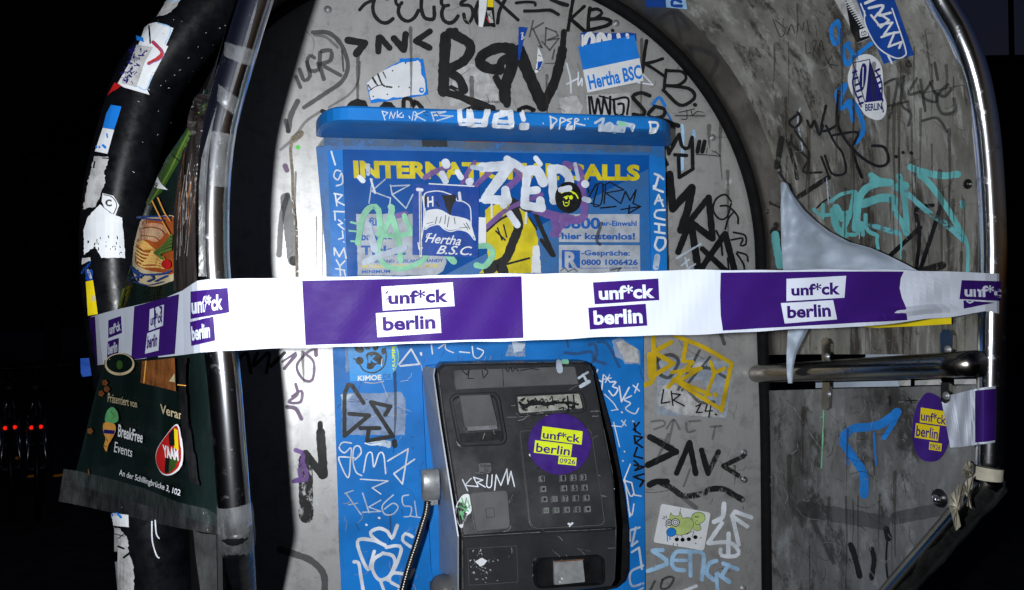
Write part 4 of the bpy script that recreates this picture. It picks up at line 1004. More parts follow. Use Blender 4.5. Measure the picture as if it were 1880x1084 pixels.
# blue bay and steel flank at the left, where the handset hangs
q = rounded(Kp([45, 120, 420, 110, 420, 1150, 108, 1150, 76, 1010, 36, 170]), 14)
v, f = prism([py_(x, y, -0.024) for x, y in q], (0, 0.012 * D, 0))
obj('handset_bay', v, f, 'blue', phone)
q = Kp([88, 128, 100, 128, 168, 612, 207, 860, 207, 1115, 186, 1115, 190, 900, 150, 640, 78, 150])
fr = [fu[3], fu[2], fu[1], fu[0], fu[-1]] + [fl_[-1]]
a_ = [p + Vector((-0.003, 0.006, 0)) for p in fr]; b_ = [Vector((p.x - 0.015, -0.0245 * D, p.z)) for p in fr]
v = a_ + b_; k = len(fr)
f = [(i, i + 1, k + i + 1, k + i) for i in range(k - 1)]
v2 = v + [p + Vector((-0.002, 0, 0)) for p in v]
f2 = f + [tuple(j + 2 * k for j in q_[::-1]) for q_ in f] + [(i, i + 1, i + 1 + 2 * k, i + 2 * k) for i in range(k - 1)] + [(k + i, k + i + 1, 3 * k + i + 1, 3 * k + i) for i in range(k - 1)]
obj('side_plate', v2, f2, 'sidesteel', phone)
# top cover
tc = slab('top_cover', S_PH, [170, 143, 690, 127, 706, 203, 440, 214, 180, 226, 172, 200], 0.004, 'plastic2', phone, 2.0, K_, 3)
d = Deco(S_PH, 0.0046); d.tags('black', K_, [(2.5, [378, 140, 382, 214])]); d.tags('black', K_, [(4, [205, 145, 225, 165, 235, 140, 230, 180, 255, 180], 1), (4, [290, 145, 295, 178]), (4, [300, 140, 315, 150, 300, 175]), (4, [390, 135, 400, 150, 410, 132, 420, 150, 430, 135, 445, 148]), (4, [455, 145, 500, 138, 530, 142]), (3, [540, 130, 575, 128])])
d.tags('wfade', K_, [(26, [618, 120, 622, 145])]); d.tags('mint', K_, [(12, [635, 112, 655, 112])]); d.build('scribble', tc)
d = Deco(S_PH, 0.0006); d.tags('wfade', K_, [(10, [705, 175, 745, 150]), (10, [725, 160, 745, 195]), (16, [715, 210, 750, 190])]); d.build('scribble', pbody)
d = Deco(S_PH, 0.0004); d.tags('scuff', K_, [(3, [212, 856, 350, 847, 540, 836]), (2.5, [560, 834, 760, 826, 866, 819]), (2.5, [104, 150, 134, 380, 170, 612, 210, 850]), (2, [130, 116, 400, 110, 730, 106]), (2, [764, 140, 804, 350, 858, 620]), (2, [868, 640, 872, 815]), (2, [210, 870, 212, 1080])]); d.build('edge_wear', pbody)  # bright bevel highlights painted as thin light lines along the edges
scuffs(S_PH, pbody, (830, 690, 1130, 1060), 90, 5, 0.0003, 0, 0.8)
# coin slot cover
cs = ring_frame('card_slot_frame', S_PH, [148, 262, 172, 242, 345, 236, 366, 258, 398, 440, 384, 462, 200, 470, 184, 452], 9, 0.006, 'plastic', phone, K_, 6)
slab('slot_cover', S_PH, [190, 252, 326, 246, 360, 384, 214, 396], 0.007, 'plastic2', cs, 2, K_, 3)
slab('slot_lip', S_PH, [222, 388, 352, 380, 358, 398, 226, 406], 0.0085, 'key', cs, 1, K_, 2)
d = Deco(S_PH, 0.0008); d.poly([190, 412, 385, 400, 388, 440, 205, 452], 'black', Z=K_); d.build('slot_mouth', cs)  # flat black patch painted in for the dark inside of the slot
# display
dsp = ring_frame('display_frame', S_PH, [430, 246, 704, 231, 724, 246, 738, 308, 726, 324, 452, 338, 438, 324], 5, 0.005, 'plastic', phone, K_, 5)
d = Deco(S_PH, 0.0012)
d.poly(rounded(Kp([438, 256, 708, 242, 724, 304, 450, 326]), 4), 'display')
random.seed(3)
sc = []
for i in range(34):
    x = random.uniform(450, 690); y = random.uniform(268, 312)
    sc.append((random.uniform(2, 8), [x, y, x + random.uniform(-8, 20), y + random.uniform(-16, 10), x + random.uniform(-10, 24), y + random.uniform(-8, 14)]))
sc += [(16, [470, 300, 520, 280, 560, 290, 600, 280]), (10, [500, 290, 640, 282, 700, 290]), (7, [655, 255, 660, 310]), (6, [680, 250, 686, 305]), (12, [450, 282, 465, 300])]
d.tags('black', K_, sc)
d.build('display_window', dsp)
# keypad
kp = slab('keypad_plate', S_PH, [453, 408, 470, 402, 740, 394, 757, 405, 813, 790, 802, 804, 520, 820, 500, 802], 0.003, 'plastic', phone, 1.5, K_, 6)
ring_frame('keypad_rim', S_PH, [450, 404, 470, 400, 742, 391, 760, 404, 817, 792, 804, 808, 518, 824, 497, 804], 3, 0.0042, 'plastic2', kp, K_, 6)
rows = [(606, [(545, 'q'), (635, '1'), (680, '2'), (722, '3')]), (650, [(551, 'q2'), (640, '4'), (685, '5'), (728, '6')]), (694, [(556, 'q3'), (600, 'i'), (645, '7'), (691, '8'), (736, '9')]), (742, [(563, 'OK'), (607, '>'), (652, '*'), (697, '0'), (741, 'q4')])]
for y, ks in rows:
    for x, c in ks:
        yy = y - (x - 640) * 0.035
        w, h = 14, 15
        q = Kp([x - w, yy - h, x + w - 1, yy - h - 1, x + w + 1, yy + h - 1, x - w + 1, yy + h])
        v, f = slab_geo(S_PH, rounded(q, 2), 0.0075, 1.3, 0.002)
        ko = obj('key', v, f, 'key', kp)
        d = Deco(S_PH, 0.0079)
        if len(c) == 1 and c not in '>i':
            d.text(c, [x - 6, yy - 11, x + 6, yy - 11, x + 7, yy + 11, x - 5, yy + 11], 'black', K_, 0.045)
        elif c == 'OK': d.text('OK', [x - 9, yy - 5, x + 9, yy - 6, x + 9, yy + 6, x - 9, yy + 6], 'leaf', K_, 0.01)
        elif c == '>': d.stroke([x - 4, yy - 6, x + 5, yy, x - 4, yy + 6], 3, 'leaf', K_, line=True)
        elif c == 'i': d.text('i', [x - 2, yy - 8, x + 2, yy - 8, x + 2, yy + 8, x - 2, yy + 8], 'leaf', K_, 0.02)
        else: d.poly([x - 6, yy - 6, x + 6, yy - 6, x + 4, yy + 6, x - 6, yy + 6], 'black', Z=K_)
        d.build('key_legend', ko)
d = Deco(S_PH, 0.0040)
for x, y in ((530, 560), (548, 562), (585, 556)): d.stroke([x - 5, y, x, y + 8, x + 6, y - 2], 4, 'black', K_)
d.tags('wpaint', K_, [(8, [494, 505, 497, 508]), (9, [660, 800, 668, 804, 676, 798]), (5, [668, 802, 664, 812])]); d.build('scribble', kp)
# follow-on button, square hatch, small print
b1 = slab('button', S_PH, [274, 541, 330, 537, 334, 576, 278, 580], 0.003, 'plastic2', phone, 1, K_, 3)
d = Deco(S_PH, 0.0035); d.text('Follow', [284, 546, 327, 544, 328, 558, 285, 560], 'black', K_, 0.01); d.text('On', [298, 562, 316, 561, 317, 573, 299, 574], 'black', K_, 0.01); d.build('button_legend', b1)
hat = slab('coin_hatch', S_PH, [236, 672, 250, 664, 392, 655, 402, 664, 413, 812, 404, 822, 272, 836, 262, 826], 0.004, 'plastic2', phone, 2.5, K_, 4)
ring_frame('hatch_window', S_PH, [304, 734, 340, 730, 345, 771, 309, 776], 1.2, 0.0052, 'plasticd', hat, K_, 1)
d = Deco(S_PH, 0.0008); d.tags('wpaint', K_, [(5, [208, 610, 230, 658], 1), (5, [245, 605, 218, 635, 272, 640], 1), (5, [255, 600, 275, 640]), (5, [255, 600, 295, 612, 270, 622, 305, 642], 1), (5, [315, 590, 312, 638, 330, 640, 335, 590]), (5, [345, 655, 352, 590, 372, 635, 398, 565, 402, 630, 415, 575, 430, 640], 1)])
d.build('graffiti', pbody)
# lower front: old label, coin return
d = Deco(S_PH, 0.0007)
for a, b in (((230, 905), (440, 893)), ((440, 893), (446, 1048)), ((446, 1048), (236, 1062)), ((236, 1062), (230, 905))): d.stroke([*a, *b], 1.6, 'plastic2', K_)
random.seed(11)
for i in range(60):
    x = min(max(random.gauss(290, 28), 236), 360); y = min(max(random.gauss(970, 42), 910), 1050)
    d.poly([(760 + (x + random.uniform(-6, 6)) / 2.337, 620 + (y + random.uniform(-7, 7)) / 2.337) for _ in range(3)], 'dirtywhite' if i % 3 else 'key')
d.poly([262, 955, 290, 940, 312, 955, 300, 972, 284, 980], 'white', jag=1, Z=K_)
d.build('label_residue', pbody)
cr = ring_frame('coin_return', S_PH, [508, 966, 524, 946, 790, 930, 812, 942, 816, 1038, 802, 1056, 530, 1072, 512, 1054], 5, 0.006, 'plasticd', phone, K_, 7)
d = Deco(S_PH, 0.0009); d.poly(rounded(Kp([512, 966, 528, 950, 788, 934, 808, 946, 812, 1036, 798, 1052, 532, 1068, 516, 1052]), 5), 'plasticd'); d.build('coin_bowl', cr)  # recess shade painted as a flat darker patch inside the raised frame
slab('coin_flap', S_PH, [596, 958, 722, 949, 732, 1044, 598, 1057], 0.005, 'flap', cr, 1.5, K_, 2, smooth=False)
d = Deco(S_PH, 0.0056); d.tags('white', K_, [(5, [628, 1025, 632, 1030]), (4, [620, 1040, 622, 1042])]); d.tags('brownp', K_, [(4, [600, 955, 722, 946])]); d.build('scribble', cr)
# handset end with its armoured cord
hs = MB()
c0 = py_(*Kp([70, 632])[0], -0.065); rh = (Kp([70, 705])[0][1] - Kp([70, 565])[0][1]) / 2 / F * 0.92 * D
xw = (c0.x - py_(*Kp([32, 632])[0], -0.065).x)
prof = [(-1.0, 0.0), (-1.0, 0.6), (-0.97, 0.86), (-0.86, 0.96), (-0.7, 1.0), (0.9, 1.0), (1.0, 0.95), (1.0, 0.0)]
v = []; f = []
for a, r_ in prof:
    for j in range(24):
        t = 2 * math.pi * j / 24
        v.append(c0 + Vector((a * xw, math.cos(t) * rh * r_ * 0.55, math.sin(t) * rh * r_)))
for i in range(len(prof) - 1):
    for j in range(24): f.append((i * 24 + j, i * 24 + (j + 1) % 24, (i + 1) * 24 + (j + 1) % 24, (i + 1) * 24 + j))
hand = obj('handset', v, f, 'knob', phone, smooth=True)
m = MB(); lo_ = c0 + Vector((-xw * 0.75, -rh * 0.35, -rh * 1.18)); m.box(lo_, c0 + Vector((xw * 0.75, rh * 0.4, -rh * 0.86))); m.build('cord_socket', 'knob', hand)
m = MB(); e0 = py_(*Kp([88, 1072])[0], -0.07); e1 = py_(*Kp([178, 1100])[0], -0.09)
m.tube([e0 + Vector((-0.006, 0, 0)), e0, e0.lerp(e1, 0.2), e0.lerp(e1, 0.6), e1], [0.008, 0.016, 0.021, 0.022, 0.022], 18); m.build('handset_grip', 'plastic2', hand, True)
cp = [(785, 920), (784, 930), (781, 946), (775, 965), (764, 1000), (752, 1036), (741, 1075), (733, 1110), (728, 1160)]
cp = [py_(x, y, -0.075 - 0.00008 * (y - 920)) for x, y in cp]
cpp = catmull(cp, 0.0011)
v, f = tube(cpp, [0.0052 if i % 3 else 0.0040 for i in range(len(cpp))], 10)
obj('cord', v, f, 'cord', phone, smooth=True)
# ------------------------------------------------------------------ barrier tape
def lerp_st(st, n):
    out = []
    for a, b in zip(st[:-1], st[1:]):
        L = math.hypot(b[0] - a[0], b[1] - a[1]); k = max(1, int(L / n))
        for i in range(k):
            t = i / k; out.append([p + (q - p) * t for p, q in zip(a, b)])
    out.append(list(st[-1]))
    return out
def ribbon(name, st, mat, nv=9, ripple=0.0, seed=0, step=14, fold=None):
    """a strip given by stations: top spot, bottom spot, depth"""
    S = lerp_st(st, step); v = []; f = []
    for i, (xt, yt, xb, yb, Y) in enumerate(S):
        for j in range(nv + 1):
            t = j / nv
            x = xt + (xb - xt) * t; y = yt + (yb - yt) * t + (0.9 * math.sin(x * 0.019 + 2 * t) + 0.6 * math.sin(x * 0.053 + t * 3)) * (1 if x > 400 else 0.5)
            w = ripple * (math.sin(x * 0.021 + seed) * math.sin(t * 3.0 + x * 0.006) + 0.4 * math.sin(x * 0.07 + t * 5 + seed))
            if x > 1740: w *= max(0, 1 - (x - 1740) / 30)
            if fold: w += fold(x, t)
            v.append(py_(x, y, Y + w))
    k = nv + 1
    for i in range(len(S) - 1):
        for j in range(nv): f.append((i * k + j, i * k + j + 1, (i + 1) * k + j + 1, (i + 1) * k + j))
    return v, f
def fold1(x, t):
    if x < 1560: return 0.0015 * math.sin(x * 0.09 + t * 2) if x < 345 else 0
    a = min(1, (x - 1560) / 120) * max(0.0, min(1, 1 - (x - 1715) / 40))
    w = a * 0.0045 * math.sin((x - 1560) * 0.045 + t * 4.2) * math.sin(t * 3.14)
    w += 0.008 * a * math.exp(-((t - 0.80 + (x - 1700) * 0.0006) / 0.07) ** 2)
    return -w * 0.8
st = [(162, 584, 176, 672, -0.085), (166, 582, 179, 671, -0.112), (180, 578, 189, 670, -0.140), (215, 569, 218, 665, -0.190), (251, 561, 252, 660, -0.240), (300, 549, 302, 655, -0.305), (335, 534, 338, 651, -0.355), (352, 522, 356, 649, -0.382), (362, 515.5, 368, 647.5, -0.3915),
      (378, 513, 382, 647, -0.3955), (400, 512, 402, 645.5, -0.3955), (480, 511, 480, 642, -0.395), (700, 507.5, 700, 634, -0.395), (1000, 502.5, 1000, 624, -0.395), (1300, 496, 1300, 613, -0.395), (1420, 495.5, 1420, 607.5, -0.395), (1578, 496, 1578, 600, -0.395), (1664, 496, 1664, 590.5, -0.395), (1700, 497, 1700, 586, -0.395),
      (1744, 498.5, 1744, 583, -0.395), (1790, 500, 1790, 576, -0.395), (1809, 501, 1809, 573, -0.396), (1830, 502.5, 1830, 576, -0.394), (1842, 503, 1842, 579, -0.388), (1847, 504, 1846, 580, -0.376), (1846, 504, 1845, 580, -0.362)]
v, f = ribbon('t', st, 'tape', 10, 0.0014, 1, 12, fold1)
S_TAPE = Surf(v, f, -0.395)
d = Deco(S_TAPE, 0.0, 0)
d.v, d.f, d.m, d.mats = list(v), [list(q) for q in f], [0] * len(f), ['tape']
d.o = 0.0005; d.st = 6e-5
def lines(Z, b1, b2, t1, t2, bc, tc, w1='unf*ck', w2='berlin', g=7):
    d.poly(b1, bc, g, 0, Z); d.poly(b2, bc, g, 0, Z)
    d.text(w1, t1, tc, Z, 0.034); d.text(w2, t2, tc, Z, 0.034)
d.poly([555, 516, 957, 507.5, 961, 621, 561, 634], 'purple', 12)
lines(I_, [745, 158, 1190, 131, 1201, 279, 755, 307], [711, 323, 1109, 297, 1118, 445, 722, 473], [787, 184, 1160, 167, 1163, 256, 790, 270], [752, 347, 1080, 331, 1083, 421, 757, 435], 'tape', 'purple')
lines(L_, [397, 152, 768, 129, 773, 252, 407, 276], [370, 295, 696, 273, 705, 397, 379, 419], [428, 173, 742, 156, 747, 241, 432, 252], [398, 312, 675, 298, 680, 384, 402, 393], 'purple', 'tape')
d.poly([72, 197, 600, 192, 1160, 190, 1142, 230, 1135, 290, 1150, 350, 1176, 410, 1182, 478, 800, 500, 85, 542, 72, 450, 68, 330], 'purple', 12, 0, N_)
lines(N_, [463, 235, 818, 217, 807, 347, 463, 367], [430, 379, 740, 361, 763, 475, 452, 500], [490, 268, 780, 249, 782, 329, 493, 336], [466, 396, 722, 380, 728, 460, 468, 470], 'tape', 'purple')
d.poly([1503, 242, 1775, 250, 1778, 368, 1490, 355], 'purple', 8, 0, N_)
d.text('unf*ck', [1520, 274, 1800, 268, 1804, 348, 1520, 340], 'tape', N_, 0.034)
d.poly([1513, 362, 1700, 376, 1515, 412], 'purple', 7, 0, N_)
d.stroke([1535, 368, 1550, 377, 1568, 370], 9, 'tape', N_)
d.poly([184, 807, 218, 802, 231, 1050, 208, 1054], 'purple', 7, 0, B_)
lines(B_, [290, 822, 355, 800, 360, 888, 290, 915], [288, 932, 344, 914, 341, 1005, 284, 1022], [296, 845, 353, 824, 356, 875, 298, 897], [292, 945, 339, 930, 338, 988, 290, 1003], 'purple', 'tape')
d.poly([428, 750, 660, 686, 638, 998, 412, 1029], 'purple', 9, 0, B_)
lines(B_, [510, 765, 585, 740, 580, 850, 505, 878], [497, 890, 562, 868, 556, 980, 485, 997], [516, 792, 578, 770, 576, 832, 514, 852], [500, 905, 553, 888, 548, 958, 494, 972], 'tape', 'purple')
lines(B_, [726, 672, 905, 652, 914, 780, 726, 815], [724, 832, 830, 802, 840, 928, 730, 955], [731, 700, 880, 678, 880, 765, 733, 792], [730, 855, 812, 832, 815, 912, 735, 930], 'purple', 'tape')
tp = d.build('barrier_tape'); tag(tp, 'long white and purple barrier tape stretched across the whole phone booth', 'tape')
# shorter length on the right tube
st = [(1727, 729, 1745, 822, 0), (1752, 724, 1765, 821, 0.1), (1772, 719, 1778, 819, 0.4), (1789, 715, 1790, 817.5, 0.85), (1797, 713, 1797, 816, 1.0), (1812, 711, 1812, 815, 1.0), (1830, 709.5, 1830, 812, 1.0), (1838, 709, 1838, 811, 0.9), (1841, 709, 1841, 811, 0.7)]
S = lerp_st(st, 4); v = []; f = []
for xt, yt, xb, yb, k in S:
    for j in range(9):
        t = j / 8; x = xt + (xb - xt) * t; y = yt + (yb - yt) * t
        q = wall(x, y, -0.004); Y0 = q.y / D
        Yh = -0.38 - math.sqrt(max(0, 0.0128 ** 2 - ((x - 1816) / 1368 * 0.74) ** 2)) if x > 1792 else -0.383
        v.append(py_(x, y, Y0 + (Yh - Y0) * min(1, k) - ((0.0016 * math.sin(x * 0.23 + t * 4) + 0.0014 * math.sin(x * 0.11 - t * 7 + 1)) if x < 1786 else 0)))
for i in range(len(S) - 1):
    for j in range(8): f.append((i * 9 + j, i * 9 + j + 1, (i + 1) * 9 + j + 1, (i + 1) * 9 + j))
S_T2 = Surf(v, f, -0.38)
d = Deco(S_T2, 0.0006); d.v, d.f, d.m, d.mats = list(v), [list(q) for q in f], [0] * len(f), ['tape']
d.poly([1790, 718, 1812, 715, 1838, 713, 1838, 806, 1812, 811, 1791, 813], 'purple', 3)
tag(d.build('barrier_tape'), 'short end of purple and white tape wrapped round the right chrome tube', 'tape')
# second tape behind, only its yellow underside shows
v, f = prism([wall(x, y, -0.02) for x, y in zz(N_, [860, 515, 1200, 480, 1445, 455, 1446, 503, 1250, 515, 1000, 526])], (0.0006, 0, 0))
tag(obj('yellow_tape', v, f, 'yel2'), 'yellow tape edge peeping out under the long barrier tape at right', 'tape')

# ------------------------------------------------------------------ torn grey sheet hanging at the right
rowsS = [(335, 1434, 1441), (338, 1433, 1446), (348, 1433, 1450), (362, 1434, 1458), (385, 1433, 1475), (405, 1434, 1496), (425, 1434, 1522), (445, 1434, 1560), (455, 1435, 1598), (470, 1436, 1632), (485, 1437, 1662), (500, 1438, 1690), (540, 1440, 1640), (575, 1444, 1560), (600, 1447, 1486), (615, 1446, 1479), (632, 1445, 1470), (650, 1444, 1462), (672, 1444, 1457), (690, 1445, 1456), (704, 1447, 1455)]
S = lerp_st([(a[1], a[0], a[2], a[0], 0) for a in rowsS], 4); v = []; f = []
for i, (xl_, yl, xr_, yr, _) in enumerate(S):
    for j in range(37):
        t = j / 36; x = xl_ + (xr_ - xl_) * t; y = yl
        ang = math.atan2(y - 480, x - 1436)
        rr_ = math.hypot(x - 1436, y - 480)
        w = 0.004 * (abs(math.sin(ang * 4.1 + 0.9 + x * 0.004)) - 0.6) * min(1, rr_ / 70) + 0.0016 * (abs(math.sin(ang * 11 + y * 0.03)) - 0.6) * min(1, rr_ / 90) + 0.0022 * (abs(math.sin((x * 0.5 + y) * 0.031 + math.sin(x * 0.03))) - 0.5) + 0.0025 * math.sin(x * 0.11 + y * 0.05) * math.sin(y * 0.09) + 0.002 * math.sin(x * 0.02 - y * 0.13)
        edge = 0.012 * (math.exp(-((x - 1436) / 14.0) ** 2)) + 0.008 * math.exp(-((t - 1) / 0.12) ** 2)
        v.append(wall(x, y, -0.030 + w - edge))
for i in range(len(S) - 1):
    for j in range(36): f.append((i * 37 + j, i * 37 + j + 1, (i + 1) * 37 + j + 1, (i + 1) * 37 + j))
tag(obj('torn_sheet', v, f, 'sheet', smooth=True), 'crumpled grey plastic sheet torn to a point, hanging behind the barrier tape', 'plastic sheet')

# ------------------------------------------------------------------ stickers
def sticker(d, label, cat='sticker', group=None, name='sticker'):
    return tag(d.build(name), label, cat, group)
def st_(surf, off=0.0040): return Deco(surf, off, 4e-5)
d = st_(S_BACK)
d.poly([785, 325, 1170, 248, 1205, 405, 818, 487], 'stblue', Z=E_); d.poly([818, 487, 1205, 405, 1232, 562, 850, 641], 'white', Z=E_)
d.text('Hertha BSC', [846, 524, 1210, 448, 1224, 545, 866, 622], 'stblue', E_, 0.03)
sticker(d, 'blue and white football sticker reading Hertha BSC on the steel panel')
d = st_(S_BACK, 0.0034)
d.poly([803, 235, 850, 222, 900, 232, 960, 235, 1130, 230, 1182, 236, 1185, 285, 1000, 330, 806, 332], 'navy', Z=E_, jag=0.5)
d.tags('white', E_, [(34, [830, 300, 845, 255, 870, 240, 890, 270, 885, 310]), (34, [925, 300, 930, 250, 950, 245, 975, 290]), (30, [1000, 250, 1000, 290]), (26, [1060, 245, 1065, 270]), (22, [1120, 245, 1125, 262]), (14, [815, 320, 815, 250])])
d.tags('navy', E_, [(8, [850, 310, 865, 280])])
sticker(d, 'dark blue sticker with rounded white letters, mostly under the Hertha BSC sticker')
d = st_(S_BACK, 0.0034)
d.poly([843, 657, 1000, 652, 1142, 640, 1150, 830, 852, 835], 'dirtywhite', Z=E_, jag=0.5)
d.tags('black', E_, [(16, [860, 670, 870, 800]), (16, [875, 670, 900, 790, 920, 680, 945, 790, 960, 670]), (18, [960, 670, 1000, 790, 1005, 670]), (18, [1030, 690, 1040, 790, 1090, 790, 1095, 720, 1060, 720]), (16, [1020, 690, 1125, 680, 1120, 790]), (10, [860, 800, 1100, 800]), (12, [930, 665, 990, 680])])
sticker(d, 'white paper sticker filled with black outlined letters, above the canopy at right')
d = st_(S_BACK, 0.0034)
d.poly([650, 680, 700, 672, 775, 660, 790, 700, 820, 735, 800, 785, 685, 800], 'dirtywhite', Z=E_, jag=1)
sticker(d, 'small torn off white paper left of the scribbled white sticker')
d = st_(S_BACK, 0.0034)
d.poly([378, 190, 442, 195, 410, 290, 400, 345, 385, 420, 374, 415], 'navy', Z=E_, jag=0.4)
d.tags('white', E_, [(5, [395, 235, 410, 230, 400, 255, 418, 260, 400, 278]), (4, [398, 275, 408, 240])])
sticker(d, 'narrow torn blue sticker strip between the huge black letters')
d = st_(S_BACK, 0.0034)
d.poly([510, 330, 530, 365, 550, 425, 520, 490, 500, 510, 490, 500, 505, 420], 'white', Z=E_, jag=0.6)
d.poly([510, 430, 545, 425, 525, 475, 505, 490], 'navy', Z=E_); d.tags('black', E_, [(6, [495, 480, 522, 490]), (5, [515, 385, 530, 392])])
sticker(d, 'tiny torn white and blue sticker scrap inside the black letters')
d = st_(S_BACK, 0.0005)
d.poly([0, 450, 60, 440, 110, 460, 170, 510, 225, 590, 245, 690, 180, 740, 60, 735, -90, 730, -95, 680, -60, 500], 'dirtywhite', Z=E_, jag=1.2)
d.tags('brush', E_, [(50, [-110, 640, -20, 665, 120, 730, 200, 745]), (30, [-80, 600, 0, 640])])
d.text('JUNGGEBLIEBEN', [85, 690, 250, 695, 250, 716, 85, 712], 'black', E_, 0.02)
d.tags('brush', E_, [(60, [290, 560, 300, 700])])
sticker(d, 'ragged white paper patch pasted through the huge black letters above the canopy')
d = st_(S_BACK, 0.0034)
d.poly([758, 580, 830, 525, 900, 470, 980, 430, 985, 408, 1105, 402, 1120, 412, 1146, 410, 1182, 655, 1100, 668, 900, 700, 785, 714], 'stblue', Z=D_, jag=0.6)
d.poly([762, 578, 800, 540, 860, 498, 930, 460, 1000, 435, 1060, 432, 1112, 418, 1128, 440, 1132, 515, 1155, 550, 1162, 635, 1140, 655, 1060, 660, 1020, 675, 940, 672, 900, 690, 840, 678, 790, 695, 772, 620], 'white', Z=D_, jag=0.6)
d.disc(1134, 625, 17, 19, 'stblue', D_); d.disc(1136, 622, 9, 8, 'white', D_)
d.tags('brushworn', D_, [(10, [770, 590, 790, 620]), (14, [800, 540, 830, 590]), (12, [835, 515, 870, 590, 930, 605]), (8, [870, 500, 890, 540]), (6, [775, 630, 820, 600, 865, 588])])
for x, y in ((1024, 440), (936, 492), (978, 602), (1050, 607), (900, 654), (804, 668)): d.disc(x, y, 5, 5, 'black', D_)
sticker(d, 'large torn white sticker with blue border, left of the huge black letters')
d = st_(S_BACK, 0.0042)
d.poly([108, -20, 165, -20, 155, 80, 132, 194, 104, 190], 'white', Z=E_)
d.poly([168, -20, 202, -20, 206, 60, 165, 55], 'yel2', Z=E_); d.poly([163, 55, 207, 58, 214, 150, 216, 188, 135, 192, 152, 110], 'black', Z=E_)
d.poly([160, 80, 192, 82, 205, 165, 178, 165], 'dirtywhite', Z=E_); d.tags('red', E_, [(8, [162, 130, 175, 160])]); d.tags('black', E_, [(4, [168, 100, 200, 140]), (4, [190, 90, 170, 120])])
sticker(d, 'narrow white, yellow and black sticker at the very top of the panel')
d = st_(S_BACK, 0.0004)
d.poly([770, 600, 970, 575, 1000, 590, 1192, 602, 1190, 700, 1155, 922, 1000, 915, 760, 905], 'fadedwhite' if 'fadedwhite' in MT else 'residue', Z=L_, jag=0.8)
d.poly([780, 740, 860, 735, 960, 780, 1100, 880, 1150, 920, 900, 905, 770, 850], 'dirtywhite', Z=L_, jag=1); d.poly([900, 650, 1010, 600, 1030, 610, 960, 670], 'dirtywhite', Z=L_, jag=1)
d.o = 0.0006
sticker(d, 'half rubbed off pale sticker under the yellow tag')
d = st_(S_BACK)
d.poly(rounded(zz(M_, [293, 512, 616, 572, 572, 819, 242, 764]), 5), 'white')
d.tags('leafl', M_, [(3, [420, 540, 415, 580])])
d.poly(catmull(zz(M_, [345, 590, 360, 575, 370, 590, 408, 590, 415, 565, 432, 605, 470, 602, 498, 620, 500, 660, 470, 700, 420, 718, 380, 705, 350, 670]), 3, True), 'petgreen')
d.poly(catmull(zz(M_, [490, 610, 500, 580, 535, 565, 572, 580, 575, 620, 545, 645, 552, 675, 530, 690, 500, 680, 500, 640]), 3, True), 'petgreen')
d.tags('black', M_, [(3, [350, 590, 355, 570, 368, 590, 408, 590, 414, 563, 434, 605, 470, 602, 498, 622, 500, 662, 470, 702, 420, 718, 385, 712]), (3, [488, 608, 500, 580, 535, 567, 572, 582, 576, 620, 545, 645, 552, 675, 530, 690, 500, 680]), (3, [545, 645, 520, 650, 515, 630, 530, 622])])
for x, y, r in ((342, 635, 22), (384, 634, 28)):
    d.disc(x, y, r, r, 'black', M_); d.disc(x, y, r - 5, r - 5, 'white', M_); d.disc(x, y, r - 11, r - 11, 'black', M_); d.disc(x, y, r - 15, r - 15, 'white', M_); d.disc(x, y, 4, 4, 'black', M_)
d.disc(357, 697, 33, 30, 'black', M_); d.disc(357, 697, 30, 27, 'skyblue', M_); d.tags('skyblue', M_, [(6, [330, 715, 332, 755]), (6, [345, 720, 348, 745])])
for x, y in ((392, 744), (430, 746), (470, 742), (513, 729)): d.disc(x, y, 14, 13, 'black', M_)
d.tags('black', M_, [(3, [395, 735, 392, 715]), (3, [430, 735, 420, 715]), (3, [455, 710, 500, 690, 490, 730]), (4, [298, 605, 310, 612]), (4, [305, 592, 315, 605]), (4, [320, 590, 325, 602]), (4, [370, 768, 366, 780]), (4, [392, 770, 394, 782]), (4, [540, 735, 552, 730]), (4, [510, 765, 516, 772]), (3, [508, 600, 512, 590, 520, 600, 526, 590, 530, 602]), (3, [320, 655, 314, 645, 326, 665])])
sticker(d, 'white sticker drawing of a green spiral eyed creature with four round feet')
# blue panel stickers
d = st_(S_MNT, 0.0020)
d.poly([770, 500, 830, 500, 856, 560, 850, 640, 815, 695, 770, 700], 'cyan', Z=I_); d.tags('mint', I_, [(5, [835, 520, 852, 580, 845, 640, 818, 690])])
d.text('KOMM', [806, 655, 806, 530, 832, 530, 832, 655], 'lime', I_, 0.02); d.disc(820, 668, 4, 4, 'lime', I_)
d.tags('dirtywhite', I_, [(6, [640, 752, 700, 757, 760, 745])])
sticker(d, 'round blue sticker with yellow letters, half under the paw print sticker')
d = st_(S_MNT, 0.0026)
d.poly([530, 470, 808, 470, 816, 734, 553, 746], 'cyan', Z=I_)
d.tags('black', I_, [(9, [770, 540, 775, 600, 755, 660, 700, 692, 640, 680, 610, 640])])
d.poly(catmull(zz(I_, [650, 580, 680, 562, 720, 565, 755, 600, 752, 640, 715, 640, 690, 668, 655, 665, 660, 620]), 3, True), 'black')
for x, y, rx, ry, ro in ((608, 545, 32, 22, 0.5), (610, 618, 26, 24, 0), (660, 520, 22, 30, 0), (710, 530, 18, 26, 0.2), (758, 560, 14, 20, 0)): d.disc(x, y, rx, ry, 'black', I_, ro)
d.tags('black', I_, [(9, [575, 605, 600, 618]), (8, [580, 510, 600, 540])])
d.text('K', [664, 585, 718, 582, 724, 632, 664, 632], 'cyan', I_, 0.05)
d.tags('white', I_, [(5, [750, 605, 745, 650])])
d.text('KIMOE', [600, 711, 745, 703, 746, 738, 598, 743], 'white', I_, 0.035); d.text('.DE', [748, 703, 806, 698, 808, 728, 748, 732], 'navy', I_, 0.01)
